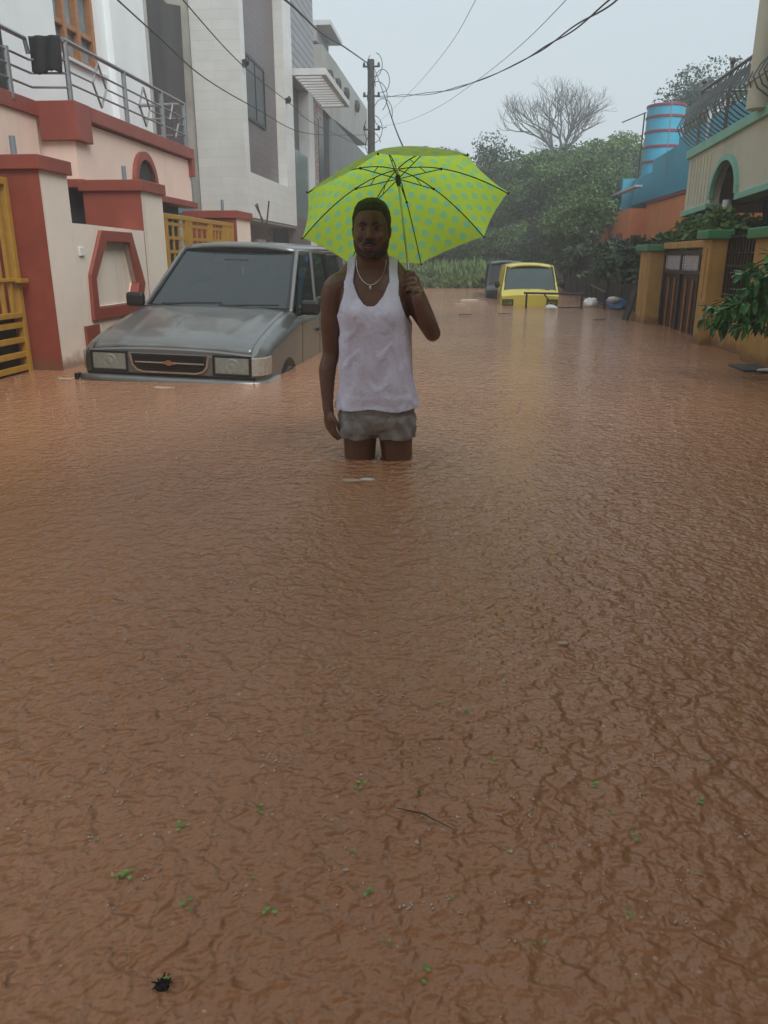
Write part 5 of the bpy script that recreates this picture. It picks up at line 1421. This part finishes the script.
# ---- necklace
mb=MB(); pts=[]
for i in range(33):
    u=-1+2*i/32; x=-.428+.072*math.sin(u*PI/2)*(1 if abs(u)<1 else 1); z=.875+.115*abs(u)**1.7
    y=3.93-.012*(1-abs(u)) if False else None
    a,b_,cx_,cy_=tor(z); xx=min(.98,abs(x-cx_)/a); y=cy_-b_*(1-xx**2.25)**(1/2.25)-.004
    pts.append((x,y,z))
for i in range(len(pts)-1): mb.tube([pts[i],pts[i+1]],.0022,5)
nk=obj('necklace', mb, M['silver'], man); 
obj('pendant', MB().ell((-.428,pts[16][1]-.006,.862),(.007,.004,.012),8,6), M['silver'], nk, smooth=True)

# ------------------------------------------------------------------ umbrella
um = thing('umbrella', 'lime green umbrella with turquoise polka dots held tilted behind the man', 'umbrella', tuple(ax_at(-.42)))
u_=AX.cross(Vector((0,1,0))).normalized(); v_=AX.cross(u_)
def rad(k, r, t): 
    a=PH-k*PI/4
    return C0+AX*t+(u_*math.cos(a)+v_*math.sin(a))*r
def prof(f): return HU*(1-f**1.9)*(1.0)
mb=MB(); mb.uv=[]; NR,NA=22,9
for k in range(8):
    o_=len(mb.v)
    for j in range(NR):
        f=.02+.98*j/(NR-1)
        A=rad(k,RU*f,prof(f)); B=rad(k+1,RU*f,prof(f))
        for i in range(NA):
            g=i/(NA-1); p=A.lerp(B,g); m4=4*g*(1-g)
            # taut fabric: chord between ribs, slightly outward low, scalloped rim
            ctr=C0+AX*prof(f)
            p=p+(p-ctr).normalized()*(RU*f*.030*m4)*(1-f**6*1.9) + AX*(.010*m4*math.sin(f*PI))
            mb.v.append(tuple(p)); L0=(A-B).length
            mb.uv.append((( g-.5)*L0*(1) +k*3.0+.5*.064, f*.60))
    for j in range(NR-1):
        for i in range(NA-1):
            a=o_+j*NA+i; mb.f.append((a,a+1,a+NA+1,a+NA))
def umb_mat():
    m, nt, b, N, L = nodes('polka_dot_nylon')
    tc=N.new('ShaderNodeTexCoord')
    def lattice(off):
        mp=N.new('ShaderNodeMapping'); mp.inputs['Location'].default_value=(off,off,0); mp.inputs['Scale'].default_value=(1/.094,1/.094,1); mp.vector_type='POINT'
        L.new(tc.outputs['UV'],mp.inputs[0])
        fr=N.new('ShaderNodeVectorMath'); fr.operation='FRACTION'; L.new(mp.outputs[0],fr.inputs[0])
        sb=N.new('ShaderNodeVectorMath'); sb.operation='SUBTRACT'; L.new(fr.outputs[0],sb.inputs[0]); sb.inputs[1].default_value=(.5,.5,0)
        ln=N.new('ShaderNodeVectorMath'); ln.operation='LENGTH'; L.new(sb.outputs[0],ln.inputs[0])
        lt=N.new('ShaderNodeMapRange'); lt.inputs['From Min'].default_value=.185; lt.inputs['From Max'].default_value=.235; lt.inputs['To Min'].default_value=1; lt.inputs['To Max'].default_value=0
        L.new(ln.outputs['Value'],lt.inputs['Value']); return lt.outputs[0]
    mx=N.new('ShaderNodeMath'); mx.operation='MAXIMUM'; L.new(lattice(0),mx.inputs[0]); L.new(lattice(.5),mx.inputs[1])
    mc=N.new('ShaderNodeMixRGB'); L.new(mx.outputs[0],mc.inputs[0]); mc.inputs[1].default_value=(.62,.86,.10,1); mc.inputs[2].default_value=(.36,.78,.38,1)
    b.inputs['Roughness'].default_value=.5; L.new(mc.outputs[0],b.inputs['Base Color'])
    tr=N.new('ShaderNodeBsdfTranslucent'); L.new(mc.outputs[0],tr.inputs[0])
    ms=N.new('ShaderNodeMixShader'); ms.inputs[0].default_value=.70; L.new(b.outputs[0],ms.inputs[1]); L.new(tr.outputs[0],ms.inputs[2])
    L.new(ms.outputs[0],N['Material Output'].inputs['Surface'])
    return m
cn=obj('canopy', mb, umb_mat(), um, smooth=True, autos=25)
obj('shaft', MB().tube([ax_at(-.30),ax_at(.30)],.0052,10), M['shaft'], um, smooth=True)
obj('handle', MB().tube([ax_at(-.445),ax_at(-.43),ax_at(-.31),ax_at(-.30)],[.010,.0145,.013,.008],14), M['blackmetal'], um, smooth=True)
obj('ferrule', MB().tube([ax_at(.285),ax_at(.345)],[.009,.004],10), M['blackmetal'], um, smooth=True)
hub=.20
obj('runner', MB().tube([ax_at(.16),ax_at(.18),ax_at(.215),ax_at(.22)],[.008,.013,.013,.008],12), M['blackmetal'], um, smooth=True)
obj('top_notch', MB().tube([ax_at(.272),ax_at(.292)],.014,12), M['blackmetal'], um, smooth=True)
for k in range(8):
    rb=MB(); rb.tube([rad(k,RU*f,prof(f)-.007) for f in [.02+.98*i/14 for i in range(15)]],.0028,6)
    r0=obj('rib', rb, M['blackmetal'], um, smooth=True)
    j_=rad(k,RU*.42,prof(.42)-.009)
    s1=MB(); s1.tube([ax_at(hub)+(j_-C0-AX*prof(.42)).normalized()*.012, j_],.0024,6)
    e2=rad(k,RU*.22,prof(.22)-.009)
    s1.tube([(ax_at(hub)*.35+j_*.65), e2],.0020,6)
    s1.ell(j_,(.007,.007,.007),8,6)
    obj('stretcher', s1, M['blackmetal'], r0, smooth=True)
    obj('rib_tip', MB().ell(rad(k,RU*1.008,prof(1)-.004),(.005,.005,.005),8,6), M['blackmetal'], r0, smooth=True)

# ------------------------------------------------------------------ haze
def haze():
    m=bpy.data.materials.new('rain_haze'); m.use_nodes=True; nt=m.node_tree; nt.nodes.clear()
    o=nt.nodes.new('ShaderNodeOutputMaterial'); v=nt.nodes.new('ShaderNodeVolumePrincipled')
    v.inputs['Color'].default_value=(.86,.92,.96,1); v.inputs['Density'].default_value=.0055; v.inputs['Anisotropy'].default_value=.0
    nt.links.new(v.outputs[0],o.inputs['Volume'])
    o2=obj('haze', MB().box(-45,45,-30,72,-4,17), m); tag(o2,kind='stuff')
haze()
# ------------------------------------------------------------------ world, sun, camera
w=bpy.data.worlds.new('World'); scene.world=w; w.use_nodes=True; N=w.node_tree.nodes; L=w.node_tree.links
bg=N['Background']; sk=N.new('ShaderNodeTexSky'); sk.sky_type='NISHITA'; sk.sun_disc=False
sk.sun_elevation=R(48); sk.sun_rotation=R(142); sk.air_density=1.2; sk.dust_density=4.0; sk.ozone_density=1.0; sk.altitude=0
hs=N.new('ShaderNodeHueSaturation'); hs.inputs['Saturation'].default_value=.30; L.new(sk.outputs[0],hs.inputs['Color'])
mx=N.new('ShaderNodeMixRGB'); mx.inputs[0].default_value=.75; L.new(hs.outputs[0],mx.inputs[1]); mx.inputs[2].default_value=(6.4,7.4,7.95,1)
L.new(mx.outputs[0],bg.inputs['Color']); bg.inputs['Strength'].default_value=.086
sl=bpy.data.lights.new('sun','SUN'); sl.energy=1.5; sl.angle=R(40); sl.color=(1,.97,.93)
so_=bpy.data.objects.new('sun',sl); COL.objects.link(so_); so_.rotation_euler=(R(42),0,R(38)) 
cam=bpy.data.cameras.new('camera'); co=bpy.data.objects.new('camera',cam); COL.objects.link(co)
co.location=(0,0,1.0); co.rotation_euler=(R(90-18.0374),0,R(5.2932))
cam.sensor_fit='VERTICAL'; cam.sensor_height=24; cam.lens=24*780/1024
cam.clip_end=4000; cam.clip_start=.02
scene.camera=co
scene.view_settings.view_transform='Standard'; scene.view_settings.look='None'; scene.view_settings.exposure=.5; scene.view_settings.gamma=1
scene.cycles.volume_bounces=1
